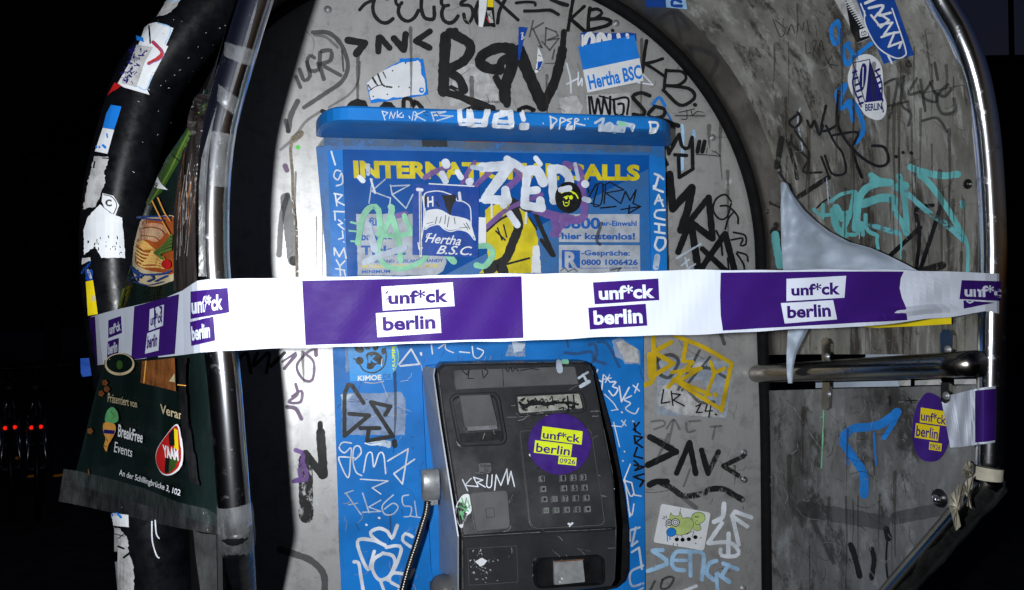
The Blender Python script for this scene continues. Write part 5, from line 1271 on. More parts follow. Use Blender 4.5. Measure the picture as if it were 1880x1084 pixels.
sticker(d, 'square bright blue sticker with black paw print reading KIMOE.DE')
# notice stickers
d = st_(S_BRD, 0.0070)
d.poly([1190, 700, 1246, 704, 1246, 851, 1190, 846], 'white', Z=G_); d.poly([912, 503, 1178, 518, 1178, 540, 912, 530], 'white', Z=G_)
d.poly([820, 505, 1207, 527, 1200, 937, 817, 921], 'navy', Z=G_, grid=0)
d.tags('white', G_, [(14, [862, 545, 866, 925]), (20, [848, 540, 872, 543]), (6, [876, 580, 884, 650, 880, 760, 870, 830]), (6, [850, 850, 858, 890, 875, 880])])
d.tags('black', G_, [(4, [862, 550, 866, 922])])
fl_o = catmull(zz(G_, [885, 575, 930, 552, 985, 552, 1040, 570, 1068, 580, 1075, 605, 1110, 610, 1150, 640, 1158, 700, 1160, 760, 1182, 835, 1140, 790, 1085, 775, 1040, 785, 1000, 770, 970, 745, 920, 755, 885, 770, 892, 680]), 3, True)
d.poly(fl_o, 'navy'); d.stroke([tuple(p) for p in fl_o] + [tuple(fl_o[0])], 2.0, 'white')
d.poly(catmull(zz(G_, [892, 675, 940, 655, 985, 660, 1040, 690, 1090, 700, 1140, 715, 1158, 740, 1175, 815, 1130, 785, 1085, 770, 1040, 778, 1000, 765, 970, 742, 920, 748, 890, 764]), 3, True), 'white')
d.poly(catmull(zz(G_, [985, 572, 1010, 575, 1065, 570, 1070, 600, 1050, 640, 1035, 690, 1010, 640, 1000, 600]), 3, True), 'black'); d.poly(catmull(zz(G_, [888, 585, 905, 580, 900, 620, 890, 650]), 3, True), 'black')
d.tags('black', G_, [(4, [950, 740, 960, 700]), (4, [975, 735, 985, 700]), (4, [1030, 700, 1020, 760]), (4, [1010, 690, 1005, 740]), (4, [1060, 705, 1065, 740]), (4, [1130, 735, 1150, 770]), (3, [900, 740, 940, 730]), (3, [1090, 765, 1140, 760]), (8, [955, 615, 970, 640]), (3, [1115, 740, 1140, 775])])
d.text('H', [902, 585, 938, 580, 940, 640, 904, 645], 'white', G_, 0.03)
d.text('Hertha', [896, 795, 1102, 812, 1096, 868, 890, 848], 'white', G_, 0.012, 0.35); d.text('B.S.C.', [962, 865, 1165, 872, 1160, 925, 955, 915], 'white', G_, 0.012, 0.35)
d.stroke([898, 820, 905, 800, 930, 798], 5, 'white', G_)
sticker(d, 'square dark blue sticker of a waving flag reading Hertha B.S.C.')
d = st_(S_BRD, 0.0066)
d.disc(655, 520, 88, 104, 'black', H_)
d.tags('lime', H_, [(9, [610, 490, 650, 475, 700, 495, 718, 525]), (8, [630, 480, 660, 470, 690, 495]), (6, [625, 520, 655, 510, 665, 530]), (5, [620, 545, 630, 575, 655, 570, 660, 540]), (6, [635, 555, 650, 555])]); d.disc(672, 520, 12, 14, 'lime', H_); d.disc(640, 522, 9, 11, 'lime', H_)
d.tags('wpaint', H_, [(40, [605, 470, 660, 460])])
sticker(d, 'round black sticker with a yellow grinning face on the blue notice')
# phone stickers
d = st_(S_PH, 0.0062)
d.disc(620, 460, 134, 131, 'dpurple', K_, 0, 8)
d.poly([547, 384, 719, 406, 714, 463, 540, 440], 'lime', 0, Z=K_); d.poly([516, 444, 675, 462, 668, 515, 510, 497], 'lime', 0, Z=K_); d.poly([617, 512, 693, 519, 690, 553, 613, 545], 'lime', 0, Z=K_)
d.text('unf*ck', [551, 400, 710, 419, 708, 456, 547, 436], 'dpurple', K_, 0.018); d.text('berlin', [522, 455, 668, 473, 662, 510, 518, 494], 'dpurple', K_, 0.018); d.text('0926', [622, 520, 688, 526, 686, 548, 619, 541], 'dpurple', K_, 0.01)
sticker(d, 'round purple sticker reading unf*ck berlin 0926 stuck over the telephone keypad')
d = st_(S_PH, 0.0012)
d.poly(catmull(zz(K_, [232, 672, 205, 680, 184, 720, 182, 765, 195, 805, 208, 818, 214, 790, 228, 765, 246, 745, 242, 690]), 3, True), 'white')
d.tags('capg', K_, [(6, [205, 690, 215, 725, 225, 690]), (6, [195, 725, 232, 745]), (5, [200, 760, 225, 735, 240, 720]), (6, [210, 780, 200, 745, 212, 760]), (4, [230, 700, 240, 735])])
sticker(d, 'torn round white and green sticker on the left edge of the telephone')
# hood stickers
d = st_(S_HOOD, 0.003)
d.poly(catmull(zz(F_, [885, 222, 845, 240, 815, 300, 815, 350, 835, 400, 860, 440, 890, 480, 940, 497, 968, 475, 974, 430, 962, 380, 955, 280, 925, 235]), 4, True), 'white', 4)
d.poly([903, 242, 962, 415, 885, 425, 895, 330], 'darknavy', 4, Z=F_); d.stroke([835, 258, 903, 244, 962, 462, 888, 465, 885, 420, 835, 258], 4, 'darknavy', F_, line=True)
d.tags('darknavy', F_, [(6, [845, 285, 835, 350, 870, 440]), (6, [930, 290, 955, 340, 955, 430])])
for i in range(6):
    y = 290 + i * 26; d.tags('darknavy', F_, [(9, [836 + i * 6, y + 8, 850 + i * 6, y + 2]), (9, [930 + i * 5, y + 2, 946 + i * 3, y - 6])])
d.poly(catmull(zz(F_, [880, 258, 895, 270, 892, 330, 880, 370, 868, 360, 868, 300]), 3, True), 'darknavy', 3); d.tags('white', F_, [(4, [882, 275, 880, 355])])
d.poly([888, 422, 960, 413, 962, 462, 890, 468], 'white', 4, Z=F_); d.text('BERLIN', [890, 428, 960, 422, 962, 452, 892, 458], 'darknavy', F_, 0.03)
sticker(d, 'white oval sticker with dark blue triangle reading BERLIN')
d = st_(S_HOOD, 0.003)
d.poly([843, -30, 995, -30, 1015, 20, 1088, 226, 1010, 248, 962, 263, 935, 200, 900, 150], 'navy', 6, Z=F_)
d.tags('white', F_, [(12, [885, 10, 930, -10]), (11, [900, 30, 960, 20, 940, 60, 990, 50]), (9, [910, 60, 950, 110, 985, 80, 940, 50, 925, 70], 1), (9, [940, 100, 1000, 90, 965, 140, 1025, 130], 1), (9, [955, 150, 1010, 130, 985, 190, 1040, 170, 1030, 195], 1), (6, [885, 40, 890, 100, 940, 190, 1010, 235, 1050, 230, 1055, 195, 1000, 30]), (9, [985, 228, 1000, 258]), (6, [870, 10, 890, 60])])
sticker(d, 'tall blue sticker with white graffiti lettering beside the chrome tube')
d = st_(S_HOOD, 0.0024)
d.poly([752, -10, 843, -10, 872, 60, 902, 158, 848, 178, 820, 110], 'dirtywhite', 6, Z=F_); d.poly([800, -5, 845, 60, 902, 155, 848, 176, 822, 120], 'black', 5, Z=F_)
for i in range(12): d.tags('white', F_, [(3.5, [800 + i * 6, 10 + i * 9, 826 + i * 5, 2 + i * 9])])
d.poly([862, 120, 890, 110, 900, 145, 866, 152], 'white', 4, Z=F_); d.text('CO', [868, 128, 890, 122, 893, 142, 872, 148], 'black', F_, 0.03)
sticker(d, 'black and white striped sticker left of the tall blue sticker')
d = st_(S_HOOD, 0.0024)
d.poly([1255, -30, 1395, -30, 1400, 45, 1262, 42], 'navy', 6, Z=E_); d.poly([1395, -30, 1530, -30, 1545, 58, 1400, 45], 'lightblue', 6, Z=E_)
d.tags('navy', E_, [(22, [1500, 5, 1450, -10, 1440, 30, 1505, 35])])
sticker(d, 'half blue half pale sticker on the hood above the black seal')
d = st_(S_LOW, 0.0026)
d.poly(catmull(zz(O_, [855, 198, 825, 212, 792, 270, 777, 350, 782, 430, 810, 490, 860, 508, 905, 490, 938, 430, 955, 350, 935, 275, 905, 225]), 4, True), 'dpurple')
d.poly([815, 264, 935, 283, 932, 348, 810, 331], 'yel2', Z=O_); d.poly([793, 334, 900, 350, 892, 415, 787, 399], 'yel2', Z=O_); d.poly([854, 418, 910, 426, 907, 461, 851, 453], 'yel2', Z=O_)
d.text('unf*ck', [818, 278, 930, 298, 928, 343, 815, 322], 'dpurple', O_, 0.018); d.text('berlin', [797, 344, 895, 360, 890, 408, 793, 392], 'dpurple', O_, 0.018); d.text('0926', [858, 426, 906, 433, 903, 456, 856, 449], 'dpurple', O_, 0.01)
sticker(d, 'purple sticker with yellow bars reading unf*ck berlin 0926 on the side panel')
# paper strips in the slot
for q in ([1205, 660, 1300, 652, 1305, 692, 1220, 692], [1478, 645, 1602, 635, 1602, 672, 1480, 680], [1135, 840, 1202, 836, 1202, 870, 1138, 870], [1230, 840, 1380, 832, 1396, 865, 1230, 868], [1465, 832, 1600, 830, 1600, 862, 1465, 862]):
    v, f = prism([wall(x, y, 0.012) for x, y in zz(N_, q)], (0.0008, 0, 0))
    tag(obj('paper_strip', v, f, 'dirtywhite'), 'short strip of white paper in the slot behind the hand rail', 'paper strip', 'white paper strips in the slot')
for q, l in (([940, 675, 1205, 660, 1215, 692, 935, 702], 'long blue grey paper strip in the slot above the hand rail'), ([640, 852, 1130, 840, 1135, 874, 640, 884], 'long blue grey paper strip in the slot below the hand rail')):
    v, f = prism([wall(x, y, 0.012) for x, y in zz(N_, q)], (0.0008, 0, 0)); tag(obj('paper_strip', v, f, 'sheet'), l, 'paper strip')

# stickers on the thick black hoop
d = st_(S_THICK, 0.0012)
d.poly([905, -60, 990, -60, 950, 0, 925, 40, 880, 80, 825, 90, 850, 50], 'dirtywhite', 5, 0.8, Z=A_); d.poly([890, -40, 985, -50, 945, 5, 880, 20], 'lightblue', 5, Z=A_)
sticker(d, 'torn pale blue and grey sticker at the very top of the black tube')
d = st_(S_THICK, 0.0012)
d.poly([765, 135, 820, 120, 910, 150, 870, 240, 882, 245, 800, 400, 770, 470, 782, 498, 650, 460, 620, 440, 700, 300, 740, 210], 'white', 5, Z=A_)
d.stroke([830, 125, 895, 152, 865, 230], 7, 'lightblue', A_); d.stroke([795, 395, 765, 470, 720, 455], 7, 'lightblue', A_); d.stroke([785, 140, 790, 230], 8, 'black', A_)
d.stroke([805, 225, 850, 275, 830, 305, 780, 335], 18, 'red', A_); d.stroke([800, 218, 858, 280, 835, 315, 775, 340], 5, 'violet', A_)
d.poly([720, 240, 805, 250, 760, 330, 715, 460, 640, 440, 690, 320], 'dirtywhite', 5, Z=A_)
random.seed(5)
for i in range(40):
    t = random.random(); x = 745 - 85 * t + random.uniform(-35, 40); y = 250 + 195 * t
    d.stroke([x, y, x + random.uniform(-16, 16), y + random.uniform(-14, 14), x + random.uniform(-16, 16), y + random.uniform(-14, 14)], random.uniform(2, 6), 'darknavy', A_)
d.poly([735, 205, 765, 215, 765, 235, 735, 228], 'stblue', 5, Z=A_); d.poly([622, 445, 652, 462, 600, 500, 585, 512], 'red', 5, Z=A_)
sticker(d, 'overlapping white stickers with red and blue print, upper bend of the black tube')
d = st_(S_THICK, 0.0012)
d.poly([585, 552, 638, 560, 620, 620, 600, 680, 542, 672, 560, 600], 'stblue', 5, Z=A_); d.poly([542, 672, 600, 682, 565, 808, 502, 795], 'white', 5, Z=A_)
d.tags('stblue', A_, [(9, [563, 705, 566, 722]), (9, [510, 770, 512, 776]), (9, [525, 770, 527, 776]), (14, [545, 765, 555, 775])])
sticker(d, 'small half blue half white sticker on the black tube')
d = st_(S_THICK, 0.0012)
d.poly([500, 820, 575, 825, 550, 900, 555, 960, 520, 1040, 500, 1084, 440, 1100, 465, 950], 'dirtywhite', 5, 1.5, Z=A_); d.tags('black', A_, [(9, [500, 850, 495, 880]), (6, [540, 830, 575, 832])])
sticker(d, 'scraped grey paper remains on the black tube below the half blue sticker')
d = st_(S_THICK, 0.0016)
d.poly([175, 290, 240, 215, 290, 260, 352, 285, 368, 496, 250, 496, 215, 440, 160, 480, 160, 340], 'white', 5, 0.8, Z=B_)
d.poly([255, 158, 310, 172, 338, 220, 318, 275, 265, 235, 250, 200], 'white', 4, Z=B_); d.stroke([262, 165, 305, 180, 325, 220, 310, 265], 5, 'black', B_); d.text('C', [268, 190, 300, 190, 302, 228, 270, 228], 'black', B_, 0.05)
random.seed(8)
for i in range(26):
    x = random.uniform(165, 350); y = random.uniform(380, 490); d.tags('black', B_, [(random.uniform(2, 5), [x, y, x + random.uniform(-3, 3), y + random.uniform(3, 14)])])
d.text('chang', [160, 560, 205, 500, 205, 540, 160, 590], 'navy', B_, 0.02); d.poly([165, 500, 200, 495, 205, 510, 160, 530], 'dirtywhite', 4, 1, Z=B_)
sticker(d, 'big peeling white sticker with a black C emblem on the black tube')
d = st_(S_THICK, 0.0012)
d.poly([168, 620, 205, 612, 218, 700, 230, 790, 180, 798], 'yel2', 5, Z=B_); d.poly([198, 695, 215, 690, 220, 720, 202, 725], 'cream', 4, Z=B_); d.poly([165, 560, 200, 555, 205, 612, 170, 615], 'navy', 5, 1, Z=B_); d.tags('dirtywhite', B_, [(12, [180, 560, 195, 600])])
sticker(d, 'yellow sticker on the black tube just above the barrier tape')
d = st_(S_THICK, 0.0012)
d.poly([497, 735, 578, 745, 580, 800, 500, 792], 'white', 5, Z=C_); d.tags('stblue', C_, [(12, [505, 745, 530, 740, 545, 755])]); d.text('K', [500, 765, 512, 765, 512, 780, 500, 780], 'black', C_)
d.poly([497, 800, 545, 808, 575, 850, 580, 920, 600, 970, 605, 1100, 525, 1100, 515, 950], 'dirtywhite', 6, 1.5, Z=C_)
d.tags('black', C_, [(4, [520, 830, 560, 840]), (4, [535, 850, 560, 830]), (10, [560, 935, 585, 915]), (8, [535, 885, 560, 895])])
sticker(d, 'white torn sticker on the black tube below the poster')
d = Deco(S_THICK, 0.0012); d.tags('wpaint', C_, [(6, [695, 770, 700, 830, 712, 850]), (6, [680, 775, 682, 860, 700, 925, 712, 938])])
random.seed(9)
for i in range(40):
    x = random.uniform(240, 430); y = random.uniform(10, 330)
    d.tags('dirtywhite', PX, [(random.uniform(0.5, 1.5), [x, y, x + random.uniform(-2, 3), y + random.uniform(-2, 2)])])
d.build('paint_mark', thick)
# small blue sign edge seen past the tube
q = zz(C_, [360, 45, 415, 42, 424, 78, 424, 120, 370, 128, 362, 110]); v, f = prism([py_(x, y, 0.02) for x, y in q], (0, 0.006, 0))
m = MB(); m.add(v, f, 0); v, f = prism([py_(x, y, 0.014) for x, y in zz(C_, [402, 42, 420, 42, 424, 78, 424, 118, 410, 110])], (0, 0.004, 0)); m.add(v, f, 1)
tag(m.build('sign', ['navy', 'cream']), 'blue sign edge with cream stripe behind the black tube', 'sign')

# ------------------------------------------------------------------ poster taped between the two tubes
prow = [(165, 374, 392), (200, 365, 392), (240, 340, 390), (291, 305, 388), (330, 286, 387), (371, 270, 386), (395, 262, 386), (450, 248, 386), (500, 237, 386), (563, 217, 388), (620, 203, 392), (671, 190, 398), (726, 174, 400), (800, 156, 402), (863, 140, 404), (890, 136, 408)]
def posterY(x):                 # straight run from tube to tube, easing in at both ends
    sp = lambda u: 14 * math.log(1 + math.exp(max(-40, min(40, u / 14))))
    return -0.130 - 0.00138 * (sp(x - 176) - sp(x - 346))
S = lerp_st([(a[1], a[0], a[2], a[0] + max(0, (a[0] - 700)) * 0.42, 0) for a in prow], 8); v = []; f = []
PN = 52
for i, (xl_, yl, xr_, yr, _) in enumerate(S):
    for j in range(PN + 1):
        t = j / PN; x = xl_ + (xr_ - xl_) * t; y = yl + (yr - yl) * t
        Y = posterY(x) + 0.004 * math.sin(t * 11 + y * 0.01) * math.sin(t * 3.1416) + 0.012 * math.exp(-(t / 0.06) ** 2)
        v.append(py_(x, y, Y))
for i in range(len(S) - 1):
    for j in range(PN): f.append((i * (PN + 1) + j, i * (PN + 1) + j + 1, (i + 1) * (PN + 1) + j + 1, (i + 1) * (PN + 1) + j))
S_POS = Surf(v, f, -0.3)
d = Deco(S_POS, 0.0008, 2.8e-5); d.v, d.f, d.m, d.mats = list(v), [list(q) for q in f], [0] * len(f), ['poster']
d.poly([1085, 525, 1060, 590, 940, 850, 850, 1010, 770, 1075, 830, 930, 900, 800], 'leaf', 6, Z=A_); d.stroke([1050, 590, 960, 760, 880, 920, 790, 1065], 10, 'leafl', A_); d.stroke([910, 815, 945, 845], 6, 'black', A_)
d.poly([830, 928, 850, 965, 884, 996, 810, 985], 'white', 5, Z=A_)
d.stroke([540, 110, 480, 240, 440, 400, 400, 540, 345, 750], 16, 'leaf', B_); d.stroke([400, 545, 370, 650, 345, 745], 9, 'leafl', B_)
# ramen bowl
d.poly(catmull(zz(B_, [470, 290, 545, 278, 640, 285, 640, 420, 640, 590, 600, 625, 520, 645, 450, 625, 418, 570, 418, 470, 440, 350]), 3, True), 'cream', 5)
d.poly(catmull(zz(B_, [475, 300, 545, 290, 638, 298, 638, 560, 560, 572, 480, 555, 430, 520, 432, 440, 450, 350]), 3, True), 'broth', 5)
d.poly(catmull(zz(B_, [455, 340, 500, 315, 560, 318, 600, 350, 580, 380, 540, 412, 490, 400, 450, 400]), 3, True), 'pink', 5)
random.seed(21)
for i in range(9): d.tags('cream', B_, [(4, [460 + i * 14, 335 + random.uniform(-8, 8), 475 + i * 12, 360, 465 + i * 11, 395 + random.uniform(-10, 5)])])
d.tags('brownp', B_, [(6, [455, 345, 520, 335, 570, 350, 590, 375]), (5, [460, 380, 530, 385, 560, 405])])
for i in range(12):
    c = 'noodle' if i % 2 else 'noodle2'
    a = i * 11
    d.tags(c, B_, [(9, [445 + i * 4, 420 + i * 3, 480 + i * 6, 410 + i * 4, 520 + i * 4, 450 + i * 5, 500 + i * 7, 500 + i * 2, 470 + i * 9, 530 - i])])
    d.tags('brownp', B_, [(2.5, [450 + i * 4, 425 + i * 3, 486 + i * 6, 417 + i * 4, 526 + i * 4, 457 + i * 5, 506 + i * 7, 506 + i * 2])])
for i in range(5): d.tags('noodle2', B_, [(8, [440 + i * 6, 440 + i * 22, 490, 470 + i * 18, 560, 480 + i * 16, 600, 520 + i * 8])])
d.tags('noodle', B_, [(9, [560, 500, 590, 490, 605, 520, 580, 545, 555, 525, 565, 505])]); d.disc(612, 530, 26, 24, 'red', B_, 0, 5)
for i in range(9): d.tags('leaf' if i % 2 else 'leafl', B_, [(13, [640, 380 + i * 9, 600 - i * 3, 430 + i * 6, 550 + i * 6, 470 + i * 4])])
d.tags('bluep', B_, [(10, [428, 545, 480, 580, 540, 585, 600, 580, 638, 565]), (9, [440, 565, 480, 600]), (9, [435, 600, 490, 590]), (8, [460, 560, 465, 615]), (9, [520, 620, 550, 605, 540, 590]), (8, [560, 620, 620, 590]), (5, [445, 620, 520, 640, 600, 622]), (8, [452, 290, 545, 280, 638, 286])])
d.tags('noodle', B_, [(7, [545, 200, 590, 290, 638, 375]), (7, [575, 182, 610, 260, 640, 305])])
# folded right-hand part, its reflections painted on as streaks
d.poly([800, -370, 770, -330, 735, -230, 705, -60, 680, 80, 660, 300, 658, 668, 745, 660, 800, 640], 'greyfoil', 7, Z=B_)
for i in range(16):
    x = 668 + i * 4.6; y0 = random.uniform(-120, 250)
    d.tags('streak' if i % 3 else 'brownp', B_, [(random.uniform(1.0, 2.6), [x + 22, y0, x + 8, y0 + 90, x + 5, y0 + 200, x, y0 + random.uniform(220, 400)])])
# lower print
d.poly([672, 55, 820, 40, 826, 190, 760, 172, 665, 150], 'brownp', 6, Z=C_); d.stroke([690, 55, 680, 150], 5, 'noodle', C_); d.poly([795, 145, 820, 110, 822, 150], 'cream', 4, Z=C_)
d.disc(570, 70, 68, 50, 'cream', C_, 0, 6); d.disc(570, 66, 60, 42, 'poster', C_, 0, 6); d.disc(570, 72, 14, 20, 'leaf', C_, 0, 5)
d.text('Präsentiert von', [518, 197, 648, 228, 650, 262, 516, 238], 'cream', C_, 0.0, 0.0)
d.text('Veran', [756, 245, 856, 278, 858, 318, 756, 288], 'cream', C_, 0.015)
for x, y in ((487, 200), (504, 152), (437, 368), (316, 566), (515, 180)):
    for k in range(5): d.disc(x + 8 * math.cos(k * 1.257), y + 8 * math.sin(k * 1.257), 6, 6, 'brownp', C_)
d.poly(catmull(zz(C_, [508, 325, 515, 280, 540, 260, 563, 280, 568, 318, 545, 332]), 3, True), 'capg', 5); d.tags('leafl', C_, [(4, [535, 280, 550, 300, 540, 310])])
d.poly(catmull(zz(C_, [503, 330, 550, 335, 556, 365, 540, 400, 522, 430, 515, 458, 502, 435, 510, 400, 500, 370]), 3, True), 'noodle', 5)
d.tags('darknavy', C_, [(15, [508, 370, 522, 372]), (15, [530, 372, 545, 373]), (5, [505, 362, 552, 366])]); d.tags('brownp', C_, [(3, [515, 400, 520, 412]), (4, [503, 430, 515, 436])])
d.text('BreakFree', [572, 335, 684, 368, 680, 418, 568, 390], 'white', C_, 0.015); d.text('Events', [556, 412, 636, 440, 632, 480, 550, 458], 'white', C_, 0.0)
d.poly(catmull(zz(C_, [838, 335, 790, 385, 748, 450, 745, 505, 770, 555, 810, 562, 850, 530, 862, 470, 855, 390]), 3, True), 'white', 3)
d.o += 0.0008
d.poly(catmull(zz(C_, [838, 342, 792, 390, 753, 453, 750, 505, 773, 549, 808, 556, 845, 525, 856, 470, 850, 390]), 3, True), 'red', 3); d.o += 0.0004; d.poly([830, 352, 846, 360, 850, 450, 832, 440], 'yel2', 3, Z=C_); d.poly([812, 490, 850, 470, 838, 525, 806, 554], 'leaf', 3, Z=C_)
d.poly([808, 380, 832, 352, 834, 430, 812, 430], 'black', 3, Z=C_); d.poly([795, 480, 814, 480, 808, 552, 790, 552], 'black', 3, Z=C_); d.o += 0.0004; d.text('YAAM', [782, 425, 850, 445, 856, 497, 792, 482], 'white', C_, 0.05, 0.2)
d.text('An der Schillingbrücke 3, 102', [584, 532, 858, 622, 854, 656, 580, 566], 'white', C_, 0.008)
d.poly([862, 40, 884, 40, 880, 130, 884, 300, 915, 600, 890, 590, 868, 420, 855, 180], 'black', 6, Z=C_); d.stroke([850, 160, 880, 163], 4, 'noodle', C_)
pst = d.build('poster'); tag(pst, 'dark green food event poster with a noodle bowl, taped between two tubes', 'poster')
# blue sheet behind the chrome tube's left edge
v, f = prism([py_(x, y, -0.34) for x, y in zz(C_, [885, 40, 925, 40, 915, 140, 940, 300, 960, 430, 968, 560, 972, 670, 940, 590, 905, 420, 885, 200])], (0, 0.001, 0)); S_BL = Surf(v, f, -0.34)
d = Deco(S_BL, 0.0006); d.v, d.f, d.m, d.mats = list(v), [list(q) for q in f], [0] * len(f), ['navy']
d.tags('dirtywhite', C_, [(16, [915, 150, 930, 220, 938, 290]), (5, [900, 100, 905, 180])]); d.text('E', [950, 490, 964, 494, 966, 530, 952, 526], 'white', C_, 0.02)
tag(d.build('blue_flyer'), 'narrow edge of a blue flyer between poster and chrome tube', 'flyer')
# clear packing tape along the bottom of the poster
st = [(285, 540, 262, 686, 0), (342, 548, 320, 696, 0), (480, 580, 440, 722, 0), (640, 625, 640, 768, 0), (800, 690, 800, 805, 0), (930, 720, 985, 835, 0), (1000, 760, 1010, 850, 0)]
S = lerp_st(st, 12); v = []; f = []
for i, (xt, yt, xb, yb, _) in enumerate(S):
    for j in range(8):
        t = j / 7; (x, y), = zz(C_, [xt + (xb - xt) * t, yt + (yb - yt) * t])
        k = (xt - 285) / 715
        v.append(py_(x, y, (posterY(x) if x < 385 else posterY(385) - (x - 385) * 0.0012) - 0.0045 + 0.0016 * math.sin(i * 1.7 + t * 3)))
for i in range(len(S) - 1):
    for j in range(7): f.append((i * 8 + j, i * 8 + j + 1, (i + 1) * 8 + j + 1, (i + 1) * 8 + j))
tag(obj('clear_tape', v, f, 'filmgloss', smooth=True), 'wrinkled clear packing tape along the bottom edge of the food poster', 'clear tape')
# clear tape bands on the chrome tube
for q, l in (([1185, 225, 1335, 265, 1318, 350, 1180, 300], 'clear tape band near the top of the left chrome tube'), ([1150, 445, 1250, 520, 1225, 605, 1140, 530], 'slanting clear tape band on the left chrome tube'), ([1105, 688, 1225, 705, 1190, 985, 1100, 970], 'long clear tape patch on the left chrome tube')):
    d = Deco(S_HOOP, 0.0016); d.poly(q, 'film', 4, 0.8, Z=A_); tag(d.build('clear_tape'), l, 'clear tape')
m = MB()
jp = [py_(x, y, Y) for x, y, Y in ((430, 925, -0.38), (432, 945, -0.38), (434, 965, -0.38), (435, 985, -0.377), (437, 1005, -0.362))]
m.tube(jp, [0.0152, 0.0160, 0.0156, 0.0164, 0.0150], 18, 0, False)
tag(m.build('clear_tape', ['film'], None, True), 'thick crinkled clear tape round the joint low on the left tube', 'clear tape')
v, f = prism([py_(x, y, -0.392) for x, y in [(458, -10), (445, 40), (432, 90), (408, 165), (388, 225), (370, 290), (365, 340), (365, 508), (382, 508), (384, 340), (390, 290), (402, 250), (424, 178), (448, 100), (470, 20), (476, -10)]], (0, 0.0008, 0))
tag(obj('plastic_wrap', v, f, 'film', smooth=False), 'loose dusty clear plastic hanging along the left chrome tube', 'plastic wrap')
v, f = prism([py_(x, y, -0.36) for x, y in zz(C_, [865, 815, 900, 830, 985, 838, 1000, 900, 990, 1100, 900, 1100, 880, 960])], (0, 0.0008, 0))
tag(obj('plastic_wrap', v, f, 'film2'), 'crinkled clear plastic hanging below the poster beside the black tube', 'plastic wrap')
# masking tape at the right bend
v, f = tube([py_(1814, 858, -0.38), py_(1813, 868, -0.38), py_(1812.5, 880, -0.38)], 0.0135 * D, 18, False)
mk = obj('masking_tape', v, f, 'masking', smooth=True); tag(mk, 'beige masking tape ring round the bend of the right chrome tube', 'masking tape')
random.seed(31)
m = MB()
for q, k in (([512, 105, 560, 25, 590, 45, 612, 55, 606, 135, 575, 165, 545, 172, 520, 150], -0.006), ([610, 150, 600, 260, 570, 250, 590, 330, 600, 425, 575, 400, 552, 400, 560, 330, 530, 260, 510, 270, 530, 220, 560, 180], -0.012), ([495, 200, 520, 250, 530, 300, 522, 400, 500, 390, 480, 470, 500, 520, 510, 560, 465, 602, 445, 530, 430, 460, 405, 400, 420, 310, 460, 270], -0.018)):
    o = rounded(zz(P7, q), 2)
    c = (sum(p[0] for p in o) / len(o), sum(p[1] for p in o) / len(o))
    ring = [wall(x, y, -0.030 + k + random.uniform(-0.004, 0.004)) for x, y in o]
    mid = [wall(x * 0.5 + c[0] * 0.5, y * 0.5 + c[1] * 0.5, -0.034 + k + random.uniform(-0.008, 0.006)) for x, y in o]
    cen = wall(c[0], c[1], -0.036 + k); n = len(o)
    m.add(ring + mid + [cen], [(i, (i + 1) % n, n + (i + 1) % n, n + i) for i in range(n)] + [(n + i, n + (i + 1) % n, 2 * n) for i in range(n)])
tag(m.build('masking_tape', ['masking']), 'torn rags of beige masking tape dangling from the diagonal tube', 'masking tape')
v, f = tube([Vector(p) + Vector((0.004, 0, -0.004)) for p in catmull(dR[1:5], 0.012)], [0.0162 + 0.0014 * math.sin(i * 0.9) * math.sin(i * 0.37) for i in range(len(catmull(dR[1:5], 0.012)))], 14, False)
tag(obj('plastic_wrap', v, f, 'film2', smooth=True), 'clear plastic wound round the diagonal tube at the right', 'plastic wrap')

